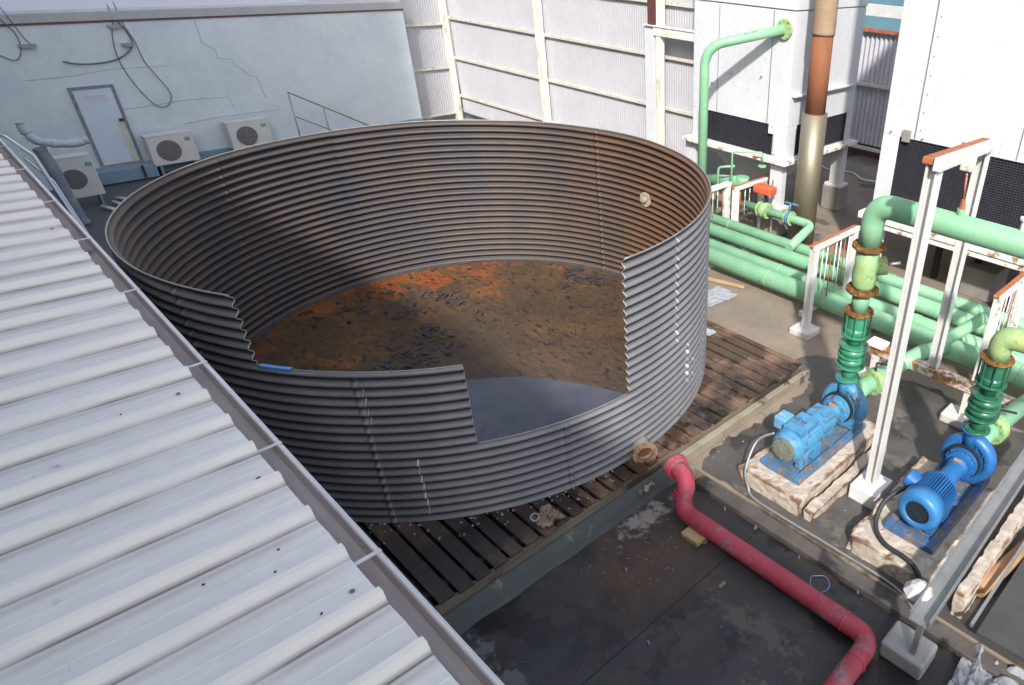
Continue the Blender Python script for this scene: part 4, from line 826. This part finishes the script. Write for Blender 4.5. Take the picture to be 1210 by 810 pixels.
# ------------------------------------------------------------------ pumps
def pump(label, ax, y0, zc, m, mdisc, msuct, style):
    t = thing('water_pump', label, 'pump', (ax, y0+.9, zc-.4), 'blue water pumps')
    Y = (0, 1, 0); mo = None
    if style == 0:      # older grimy motor with flat end bell
        b = MB(); b.lathe([(.05, -.02), (.17, -.02), (.215, .02), (.23, .08), (.23, .55), (.21, .60), (.15, .63)], (ax, y0, zc), Y, 40, smooth=False)
        b.box(ax-.13, ax+.15, y0+.10, y0+.52, zc+.15, zc+.262)
        for a in range(0, 360, 12):
            if 50 < a < 130: continue
            a_ = radians(a); b.bar((ax+.232*cos(a_), y0+.12, zc+.232*sin(a_)), (ax+.232*cos(a_), y0+.54, zc+.232*sin(a_)), .006, .014, up=(cos(a_), 0, sin(a_)))
        mo = b.build('motor', m, t, bevel=.006)
        b = MB(); b.tube([(ax+.03*cos(q_*pi/6), y0+.32, zc+.30+.03*sin(q_*pi/6)) for q_ in range(13)], .008, 8); b.build('lifting_eye', m, mo)
        b = MB()
        for k in range(5): b.bar((ax-.10+.05*k, y0+.13, zc+.264), (ax-.10+.05*k, y0+.50, zc+.264), .008, .006)
        b.build('cover_ribs', m, mo)
        b = MB(); b.lathe([(.165, 0), (.165, -.03), (.14, -.045), (0, -.05)], (ax, y0-.018, zc), Y, 32); b.build('end_grille', mat('grimy_grille', (.16, .24, .28), (.10, .13, .13), 20, .7, bump=.5, rust=.25, rustc=(.2, .17, .07), rscale=14), mo)
        b = MB()
        for k in range(7): b.lathe([(.025*k+.004, -.056), (.025*k+.010, -.056)], (ax, y0-.014, zc), Y, 28, cap=False)
        for k in range(12): a_ = 2*pi*k/12; b.bar((ax, y0-.070, zc), (ax+.155*cos(a_), y0-.062, zc+.155*sin(a_)), .006, .006)
        b.build('guard_ribs', mat('guard_pale', (.28, .36, .36), (.2, .2, .14), 12, .6), mo)
        b = MB(); b.box(ax-.36, ax-.17, y0+.20, y0+.42, zc+.06, zc+.24); b.build('terminal_box', mat('light_blue_box', (.09, .32, .52), (.16, .38, .55), 6, .5, rust=.16, rustc=(.45, .52, .55), rscale=9), mo, bevel=.02)
    else:               # finned motor with fan cowl
        b = MB(); b.lathe([(.20, .18), (.20, .62), (.17, .66), (.12, .68)], (ax, y0, zc), Y, 40)
        for k in range(44):
            a_ = 2*pi*k/44; b.bar((ax+.222*cos(a_), y0+.19, zc+.222*sin(a_)), (ax+.222*cos(a_), y0+.58, zc+.222*sin(a_)), .007, .045, up=(cos(a_), 0, sin(a_)))
        mo = b.build('motor', m, t)
        b = MB(); b.lathe([(.14, .0), (.17, -.012), (.235, .0), (.262, .04), (.265, .20), (.25, .20), (.25, .04), (.14, .0)], (ax, y0, zc), Y, 44, cap=False, smooth=True); b.build('fan_cowl', mat('cowl_blue', (.03, .17, .42), (.045, .21, .46), 5, .42, spots=.04, spscale=20, spotc=(.2, .3, .38)), mo)
        b = MB(); b.lathe([(.155, .012), (.155, .013)], (ax, y0, zc), Y, 32); b.build('cowl_opening', m_dark, mo)
        b = MB()
        for k in range(1, 6): b.lathe([(.026*k, .004), (.026*k+.004, .004)], (ax, y0, zc), Y, 28, cap=False)
        for k in range(8): a_ = 2*pi*k/8; b.bar((ax, y0+.004, zc), (ax+.14*cos(a_), y0+.003, zc+.14*sin(a_)), .004, .004)
        b.build('guard_ribs', mat('guard_dark', (.02, .05, .08), None, 12, .6), mo)
        b = MB(); b.lathe([(.11, 0), (.12, .02), (.12, .20), (.10, .22)], (ax-.14, y0+.38, zc+.05), (-1, 0, .35), 20); b.build('terminal_box', m, mo)
    # coupling housing and bearing frame
    b = MB(); b.lathe([(.15, .64), (.165, .66), (.165, .70), (.13, .74), (.115, 1.06), (.135, 1.10), (.135, 1.14)] if style else [(.175, .62), (.18, .64), (.18, .96), (.165, .98), (.10, .99), (.10, 1.04), (.115, 1.12), (.12, 1.18)], (ax, y0, zc), Y, 32)
    if not style: b.box(ax-.16, ax+.16, y0+.68, y0+.96, zc-.2, zc+.165)
    b.build('coupling_housing', m if style else m, t, bevel=.006)
    b = MB(); b.box(ax-.05, ax+.05, y0+1.06 if style else y0+1.08, y0+1.09 if style else y0+1.12, zc+.10, zc+.14); b.build('nameplate', mat('tan_plate', (.45, .30, .2), None, 9, .6), t)
    # back plate and volute
    b = MB(); b.lathe([(.05, 1.14), (.18, 1.16), (.185, 1.20), (.21, 1.20), (.21, 1.25), (.10, 1.26)], (ax, y0, zc), Y, 40); bolts(b, (ax, y0+1.20, zc), Y, .195, 12, .012, .03); b.build('back_plate', m, t)
    MB().lathe([(.20, 1.252), (.235, 1.252), (.235, 1.30), (.20, 1.30)], (ax, y0, zc), Y, 40).build('shadow_ring', m_dark, t)
    b = MB(); n = 48; vs = []
    for i in range(n):
        a = 2*pi*i/n; Rv = .27+.085*(((a-pi/2) % (2*pi))/(2*pi))
        for k in range(12):
            q = 2*pi*k/12; rr = Rv+.085*cos(q)-.03; vs.append((ax+rr*cos(a), y0+1.40+.10*sin(q), zc+rr*sin(a)))
    fs = [(i*12+k, ((i+1) % n)*12+k, ((i+1) % n)*12+(k+1) % 12, i*12+(k+1) % 12) for i in range(n) for k in range(12)]
    b.add(vs, fs, True); b.lathe([(.24, 1.33), (.30, 1.33), (.30, 1.36), (.24, 1.36)], (ax, y0, zc), Y, 40); bolts(b, (ax, y0+1.335, zc), Y, .275, 14, .013, .03)
    b.lathe([(.25, 1.37), (.25, 1.49), (.14, 1.53), (.12, 1.62)], (ax, y0, zc), Y, 40)
    b.lathe([(.13, .20), (.10, .40), (.10, .44)], (ax, y0+1.40, zc), (0, 0, 1), 28, smooth=True); b.build('volute', m, t)
    flange(t, (ax, y0+1.40, zc+.455), (0, 0, 1), .165, .03, m, 8, name='outlet_flange')
    flange(t, (ax, y0+1.635, zc), Y, .19, .03, m, 8, name='inlet_flange')
    # feet and base frame
    b = MB()
    for s_ in (-1, 1):
        b.box(ax+s_*.16-.05, ax+s_*.16+.05, y0+.10, y0+.26, zc-.312, zc-.13); b.box(ax+s_*.16-.05, ax+s_*.16+.05, y0+.40, y0+.56, zc-.312, zc-.13)
        b.box(ax+s_*.2-.07, ax+s_*.2+.07, y0+1.32, y0+1.50, zc-.312, zc-.12)
    b.build('feet', m, t, bevel=.006)
    b = MB()
    for s_ in (-1, 1): b.box(ax+s_*.27-.05, ax+s_*.27+.05, y0-.08, y0+1.62, zc-.41, zc-.315)
    b.box(ax-.218, ax+.218, y0-.08, y0+.04, zc-.41, zc-.316); b.box(ax-.218, ax+.218, y0+.8, y0+.9, zc-.41, zc-.316); b.box(ax-.30, ax+.30, y0+1.36, y0+1.46, zc-.314, zc-.29)
    b.box(ax-.218, ax+.218, y0+.05, y0+1.6, zc-.405, zc-.36)
    b.build('base_frame', mat('chipped_base_%d' % style, (.04, .22, .48) if not style else (.01, .12, .40), (.10, .12, .13), 4, .55, rust=.2, rustc=(.25, .20, .16), rscale=6, bump=.3), t, bevel=.008)
    return t
def plinth(label, x0, x1, y0, y1, z1, seed):
    me = bmesh.new(); nx, ny, nz = 16, 30, 5
    # a worn block: lattice box with crumbled edges
    b = MB(); R_ = random.Random(seed)
    def P_(u, v, w_):
        x = x0+(x1-x0)*u; y = y0+(y1-y0)*v; z = G+(z1-G)*w_
        e = sum((abs(q-.5) > .46) for q in (u, v))+(w_ > .9)
        nn = noise.noise(V(x*5, y*5, z*5+seed)); n2 = noise.noise(V(x*13, y*13, z*13+seed))
        k = (.012*nn+.010*n2)+(.09*min(0, nn+.02) if e >= 2 else 0)
        d = V(u-.5, v-.5, (w_-.4)*.5)
        return V(x, y, z)+V(d.x*2*(k+(.02*nn if w_ < .5 else 0)), d.y*2*k, (k*1.2 if w_ > .01 else 0))
    def grid(f_, n_, m_):
        vs = [f_(i/n_, j/m_) for i in range(n_+1) for j in range(m_+1)]
        b.add(vs, [(i*(m_+1)+j, (i+1)*(m_+1)+j, (i+1)*(m_+1)+j+1, i*(m_+1)+j+1) for i in range(n_) for j in range(m_)])
    grid(lambda u, v: P_(u, v, 1), 26, 46)
    grid(lambda u, w_: P_(u, 0, w_), 26, 8); grid(lambda u, w_: P_(u, 1, w_), 26, 8)
    grid(lambda v, w_: P_(0, v, w_), 46, 8); grid(lambda v, w_: P_(1, v, w_), 46, 8)
    me.free()
    return b.build('pump_plinth', m_conccoat, org=((x0+x1)/2, (y0+y1)/2, G), label=label, cat='concrete base', group='peeling pump bases')
plinth('peeling cream concrete base under the grimy lighter blue pump', -4.26, -3.26, 5.60, 7.72, -.05, 1)
plinth('narrow crumbling concrete strip between the lighter pump base and the white footing', -3.20, -3.05, 5.62, 7.5, -.14, 2)
plinth('badly crumbled concrete base under the deep blue finned pump', -2.52, -1.42, 5.56, 7.55, -.05, 3)
pump('older light blue water pump with a grimy round motor end', -3.76, 5.92, .345, m_blue, m_dkgreen, m_green, 0)
pump('deep blue water pump with a finned motor and round fan cowl', -1.93, 6.02, .36, m_blue2, m_vdkgreen, m_green, 1)
def riser(label, ax, ay, z0, m, top, greenold, elbow):
    t = thing('discharge_pipe', label, 'pipe', (ax, ay, z0), 'vertical pump discharge pipes')
    Z = (0, 0, 1); z = z0
    b = MB(); b.lathe([(.10, 0), (.10, .22)], (ax, ay, z), Z, 28, smooth=True); b.build('lower_spool', m, t)
    flange(t, (ax, ay, z+.02), Z, .165, .03, m, 8)
    # double-arch flexible connector
    b = MB(); pr = []; zz = .22
    for k in range(33):
        q = k/32; pr.append((.13+.055*abs(sin(q*pi*2)) + (.02 if q in (0, 1) else 0), .24+q*.30))
    b.lathe(pr, (ax, ay, z), Z, 36, smooth=True); b.build('flexible_joint', m, t)
    for dz in (.23, .395, .55): flange(t, (ax, ay, z+dz), Z, .20, .028, m, 8)
    b = MB(); b.lathe([(.10, .56), (.10, .84)], (ax, ay, z), Z, 28, smooth=True); b.build('middle_spool', m, t)
    flange(t, (ax, ay, z+.72), Z, .19, .03, m, 8)
    # check valve body with tie rods
    b = MB(); b.lathe([(.155, .75), (.155, .80), (.14, .82), (.14, .98), (.155, 1.0), (.155, 1.04)], (ax, ay, z), Z, 28); bolts(b, (ax, ay, z+.90), Z, .175, 8, .012, .16); b.build('check_valve', m, t)
    flange(t, (ax, ay, z+1.06), Z, .20, .03, m_rustflange, 8, label='rust coated flange')
    if elbow:
        b = MB(); b.lathe([(.115, 1.07), (.115, 1.36)], (ax, ay, z), Z, 28, smooth=True); b.build('upper_spool', m_green, t)
    else:
        MB().tube(path([(ax, ay, z+1.07), (ax, ay, z+1.36), (ax+.9, ay+.1, z+1.40), (ax+5, ay+.1, z+1.40)], .24, 10), .135, 28).build('upper_elbow', m_greenold, t)
        flange(t, (ax+.42, ay+.06, z+1.385), (1, .1, 0), .20, .04, m_rustflange, 10, label='rust coated flange')
    if not elbow: return t
    flange(t, (ax, ay, z+1.38), Z, .215, .045, m_rustflange, 10, label='rust coated flange')
    b = MB(); b.lathe([(.13, 1.40), (.15, 1.46), (.165, 1.58), (.15, 1.72), (.145, 1.95)], (ax, ay, z), Z, 28, smooth=True)
    b.lathe([(.10, .0), (.12, .22), (.09, .24)], (ax+.03, ay+.02, z+1.68), (.75, .45, .25), 20, smooth=True); b.build('valve_body', m_greenold, t)
    b = MB(); b.tube([(ax+.2, ay+.16, z+1.74), (ax+.34, ay+.25, z+1.78)], .02, 8); b.build('valve_stem', m_grey, t)
    flange(t, (ax, ay, z+1.98), Z, .215, .045, m_rustflange, 10, label='rust coated flange')
    return t
r1 = riser('dark green discharge pipe of the lighter pump, with rusty flanges and a long elbow', -3.74, 7.32, .80, m_dkgreen, 3.28, True, True)
MB().tube(path([(-3.74, 7.32, 2.80), (-3.74, 7.32, 3.33), (3.0, 7.32, 3.33)], .34, 14), .145, 28).build('overhead_pipe', m_green, r1)
b = MB(); b.lathe([(.05, 0), (.05, .10)], (-2.69, 7.32, 3.44), (0, 0, 1), 12); b.build('vent_stub', m_green, r1)
b = MB(); b.lathe([(.035, 0), (.025, .10)], (-2.69, 7.32, 3.54), (0, 0, 1), 10); b.build('vent_plug', m_rustbeam, r1)
b = MB(); b.lathe([(.025, 0), (.025, .12), (.05, .12), (.05, .15)], (-2.0, 7.32, 3.47), (0, 0, 1), 10); b.build('gauge_stub', m_white, r1)
r2 = riser('very dark green discharge pipe of the deep blue pump at the right edge', -1.90, 7.42, .82, m_vdkgreen, 3.28, True, False)
def suction(label, ax, ay, zc, m):
    t = thing('suction_pipe', label, 'pipe', (ax, ay, G), 'green pump suction pipes')
    flange(t, (ax, ay+.03, zc), (0, 1, 0), .19, .03, m, 8)
    MB().tube(path([(ax, ay+.03, zc), (ax, ay+.34, zc), (ax+.12, ay+1.2, zc+.05)], .2), .13, 24).build('pipe', m, t)
    flange(t, (ax+.03, ay+.48, zc+.01), (.1, 1, .03), .20, .03, m_greenold, 8); flange(t, (ax+.04, ay+.62, zc+.01), (.1, 1, .03), .20, .03, m_greenold, 8)
    b = MB(); b.lathe([(.15, 0), (.19, .03), (.19, .09), (.15, .12)], (ax+.035, ay+.50, zc+.01), (.1, 1, .03), 24); b.build('valve_body', m_greenold, t)
    b = MB(); b.tube([(ax+.04, ay+.55, zc+.12), (ax+.04, ay+.55, zc+.34)], .02, 8); b.bar((ax+.04, ay+.55, zc+.34), (ax+.25, ay+.62, zc+.35), .03, .02); b.build('valve_handle', m_black, t)
    MB().tube(path([(ax+.12, ay+1.2, zc+.05), (ax+.2, ay+1.8, zc+.06), (ax+.25, ay+2.9, .06)], .3), .12, 24).build('rear_pipe', m_green, t)
suction('green suction pipe and valve behind the lighter blue pump', -3.76, 7.58, .345, m_green)
suction('green suction pipe and valve behind the deep blue pump', -1.93, 7.68, .36, m_green)
# slanting green branch between the headers and the pumps
MB().tube([(-3.75, 9.2, .15), (-3.1, 10.6, .75)], .10, 20).build('branch_pipe', m_green, org=(-3.75, 9.2, .1), label='slanting green branch pipe between the portal posts', cat='pipe')

# conduits
b = MB(); b.tube(curve([(-3.95, 5.92, .5), (-4.12, 5.78, .35), (-4.08, 5.52, .05), (-4.0, 5.50, -.2), (-3.85, 5.45, -.27), (-3.3, 5.44, -.275), (-2.6, 5.45, -.275), (-1.7, 5.42, -.275), (-1.3, 5.2, -.39)], 8), .017, 8); b.build('electric_conduit', m_grey, org=(-4, 5.6, G), label='thin grey conduit looping from the lighter pump along the pad edge', cat='conduit')
b = MB(); b.tube(curve([(-2.18, 6.35, .42), (-2.35, 6.1, .25), (-2.32, 5.85, .06), (-2.1, 5.68, -.0), (-1.7, 5.6, .02), (-1.4, 5.42, -.1)], 8), .03, 10); b.build('electric_conduit', m_black, org=(-2.2, 6, G), label='thick black conduit curling under the finned motor', cat='conduit')

# ------------------------------------------------------------------ red pipe
t = thing('red_pipe', 'long red pipe running across the wet floor with an elbow at each end', 'pipe', (-3, 4.7, F))
pts = path([(-4.80, 4.93, .06), (-4.47, 4.84, .06), (-4.44, 4.66, -.29), (-1.62, 4.66, -.29), (-1.60, 2.2, -.29)], .22, 10)
MB().tube(pts, .115, 28).build('pipe', m_redpipe, t)
flange(t, (-4.79, 4.93, .06), (1, -.25, 0), .165, .05, m_redpipe, 8); flange(t, (-4.735, 4.915, .06), (1, -.25, 0), .155, .03, m_redpipe, 8, name='backing_ring')
for p_, a_ in (((-4.485, 4.76, -.09), (.1, -.3, -1)), ((-4.48, 4.74, -.13), (.1, -.3, -1)), ((-1.96, 4.66, -.29), (1, 0, 0)), ((-1.61, 4.30, -.29), (0, 1, 0)), ((-4.0, 4.66, -.29), (1, 0, 0))):
    MB().lathe([(.114, -.012), (.123, -.005), (.123, .005), (.114, .012)], p_, a_, 28, smooth=True).build('weld_bead', m_redpipe, t)
MB().box(-4.2, -3.92, 4.42, 4.62, F, F+.07).build('timber_block', m_timber, org=(-4, 4.5, F), label='small pale timber block under the near bend of the red pipe', cat='block', bevel=.008)

# ------------------------------------------------------------------ right edge: cable tray, tan pipe, panel
t = thing('cable_tray', 'grey perforated cable tray sloping past the deep blue pump', 'cable tray', (-1.3, 6, .3))
A, B_ = V(-1.20, 4.62, .38), V(-1.30, 8.4, .38)
d = (B_-A).normalized(); u = V(d.y, -d.x, 0)
b = MB(); b.bar(A, B_, .20, .012); b.build('base', m_grey, t)
for s_ in (-1, 1):
    b = MB(); b.bar(A+u*s_*.10+V(0, 0, .055), B_+u*s_*.10+V(0, 0, .055), .012, .11)
    q = A+u*s_*.10+V(0, 0, .112); b.build('side_rail', m_grey, t)
b = MB(); L_ = (B_-A).length; k = 0
while k*.05 < L_-.05:
    b.obox(A+d*(k*.05+.03)+u*-.113+V(0, 0, .075), .02, .004, .012, math.atan2(d.y, d.x)); k += 1
b.build('slots', m_white, t)
b = MB(); b.bar((-1.20, 4.75, -.2), (-1.20, 4.75, .37), .06, .06); b.build('leg', m_grey, t)
b = MB(); b.lathe([(.13, 0), (.16, .08), (.10, .16), (.03, .2)], (-1.38, 5.0, .28), (0, 0, 1), 9); b.build('foam_lump', m_concw, t)
MB().box(-1.52, -1.04, 4.64, 5.02, F, -.20).build('pale_footing', mat('grey_block', (.36, .36, .36), (.27, .27, .27), 4, .8, bump=.3, spots=.05, spotc=(.15, .14, .13), rust=.1, rustc=(.24, .2, .16)), org=(-1.25, 4.8, F), label='pale concrete footing at the low end of the cable tray', cat='footing', bevel=.03)
plinth('long rusty concrete kerb strip right of the cable tray', -1.16, -1.02, 5.55, 8.6, .05, 9)
t = thing('tan_pipe', 'short tan clay-coloured pipe with a red end at the right edge', 'pipe', (-1, 6.5, G))
MB().tube([(-1.02, 5.95, -.17), (-.82, 7.1, -.17)], .09, 20).build('pipe', mat('tan_pipe', (.42, .25, .13), (.33, .18, .09), 4, .6), t)
MB().tube([(-.82, 7.1, -.17), (-.75, 7.5, -.17)], .098, 20).build('red_end', m_redpipe, t)
b = MB(); b.obox((-.42, 6.1, -.1), .75, 1.5, .05, radians(-4), (0, 1, .1)); b.build('dark_panel', mat('dark_panel', (.07, .07, .07), (.05, .05, .05), 3, .5), org=(-.4, 6, G), label='dark flat panel lying at the lower right edge', cat='panel')
b = MB(); b.bar((-.86, 5.3, .0), (-.86, 7.2, .0), .03, .05); b.build('panel_rail', m_grey, org=(-.8, 6, G), label='thin pale metal rail along the dark panel', cat='rail')
def crumple(name, label, cat, x, y, z, sx, sy, m, seed, amp=.06):
    n = 14; vs = []
    for i in range(n+1):
        for j in range(n+1):
            u_, v_ = i/n-.5, j/n-.5; rr = 1+.25*noise.noise(V(u_*3, v_*3, seed+.5))
            vs.append((x+u_*sx*rr, y+v_*sy*rr, z+.01+amp*abs(noise.noise(V(u_*5, v_*5, seed)))+amp*.4*abs(noise.noise(V(u_*14, v_*14, seed)))))
    fs = [(i*(n+1)+j, (i+1)*(n+1)+j, (i+1)*(n+1)+j+1, i*(n+1)+j+1) for i in range(n) for j in range(n)]
    n0 = len(vs); vs += [(a, b_, c-.004) for a, b_, c in vs]; fs += [tuple(q+n0 for q in f_)[::-1] for f_ in fs]
    return MB().add(vs, fs, False).build(name, m, org=(x, y, z), label=label, cat=cat)
crumple('plastic_sheet', 'crumpled clear plastic sheet at the bottom right corner', 'plastic sheet', -.52, 5.0, F, .6, .7, m_sheet, 1, .25)
crumple('plastic_sheet', 'torn grey plastic sheet on the concrete beside the tank wall', 'plastic sheet', -8.15, 9.55, G, .55, .8, m_sheet, 2, .03)
crumple('paper_scrap', 'small pale scrap on the far end of the deck', 'scrap', -6.95, 7.95, -.005, .28, .22, m_sheet, 3, .03)
b = MB(); b.obox((-8.42, 10.13, G+.04), .95, .08, .05, radians(16)); b.build('timber_batten', m_timber, org=(-8.4, 10.1, G), label='pale timber batten beside the thickest green pipe', cat='timber', bevel=.004)
b = MB(); b.tube(curve([(-2.62, 5.02, F+.01), (-2.5, 5.12, F+.012), (-2.38, 5.02, F+.01), (-2.42, 4.88, F+.012), (-2.56, 4.9, F+.012), (-2.62, 5.0, F+.02)], 8), .007, 6); b.build('plastic_strap', mat('lilac_strap', (.30, .27, .55), None, 5, .4), org=(-2.5, 5, F), label='loop of lilac strapping on the wet floor beside the red pipe', cat='strap')
# broken brick and scrap at the deck edge
crumple('rubble_scrap', 'reddish rubble lump against the foot of the tank', 'rubble', -5.28, 3.25, -.0, .30, .30, mat('red_rubble', (.20, .09, .06), (.3, .25, .2), 12, .9, bump=.5), 6, .10)
b = MB(); b.lathe([(.055, 0), (.055, .05), (.04, .05), (.04, .0)], (-5.33, 3.12, .06), (.3, -.2, 1), 16, cap=False); b.build('ring_fitting', m_grey, org=(-5.3, 3.1, 0), label='small open ring fitting at the foot of the tank', cat='fitting')
crumple('sandbag_lump', 'pale lump of mortar under the tank outlet', 'mortar', -5.10, 4.60, -.27, .26, .26, mat('mortar', (.36, .31, .24), None, 8, .85, bump=.5), 8, .14)
# litter, countable but tiny: one scatter
b = MB(); random.seed(21)
for _ in range(45):
    x = random.uniform(-4.8, -1.7); y = random.uniform(1.2, 5.2); l = random.uniform(.006, .018)
    b.obox((x, y, F+.006), l, l*random.uniform(.3, 1), .008, random.uniform(0, pi))
for x, y, l in ((-3.32, 4.2, .09), (-3.9, 4.55, .07), (-4.3, 3.6, .05), (-3.4, 3.1, .05), (-4.1, 5.15, .06), (-3.6, 5.18, .08), (-2.9, 5.15, .05), (-2.1, 5.2, .07), (-3.05, 2.6, .06)):
    b.obox((x, y, F+.012), l, l*.4, .02, random.uniform(0, pi), (0.1, 0, 1))
for _ in range(60):
    x = random.uniform(-4.8, -3.9); y = random.uniform(3.2, 4.6); l = random.uniform(.02, .05); b.obox((x, y, F+.006), l, .006, .006, random.uniform(0, pi))
b.build('litter', m_litter, kind='stuff', label='small pale chips and straw scattered on the wet floor', cat='litter')
b = MB(); random.seed(33)
for _ in range(120):
    x = random.uniform(-5.6, 1); y = random.uniform(5.6, 9.5); l = random.uniform(.006, .022); b.obox((x, y, G+.008), l, l*random.uniform(.4, 1), .008, random.uniform(0, pi))
for _ in range(70):
    a = radians(random.uniform(-60, -5)); r = TR+.05+random.random()**2*.35; x, y = TC.x+r*cos(a), TC.y+r*sin(a); l = random.uniform(.01, .03); b.obox((min(x, -5.15), y, .004), l, l*.6, .01, random.uniform(0, pi))
b.build('grit', mat('pale_grit', (.5, .48, .45), (.3, .28, .26), 9, .8), kind='stuff', label='pale grit on the pump pad and deck', cat='grit')
# membrane lap seams
b = MB()
for x in (-3.55, -1.35): b.box(x-.006, x+.006, -2, 5.2, F+.0005, F+.004)
b.build('membrane_seam', m_dark, kind='structure')

for o in bpy.data.objects:
    if '_w' in o.keys(): del o['_w']
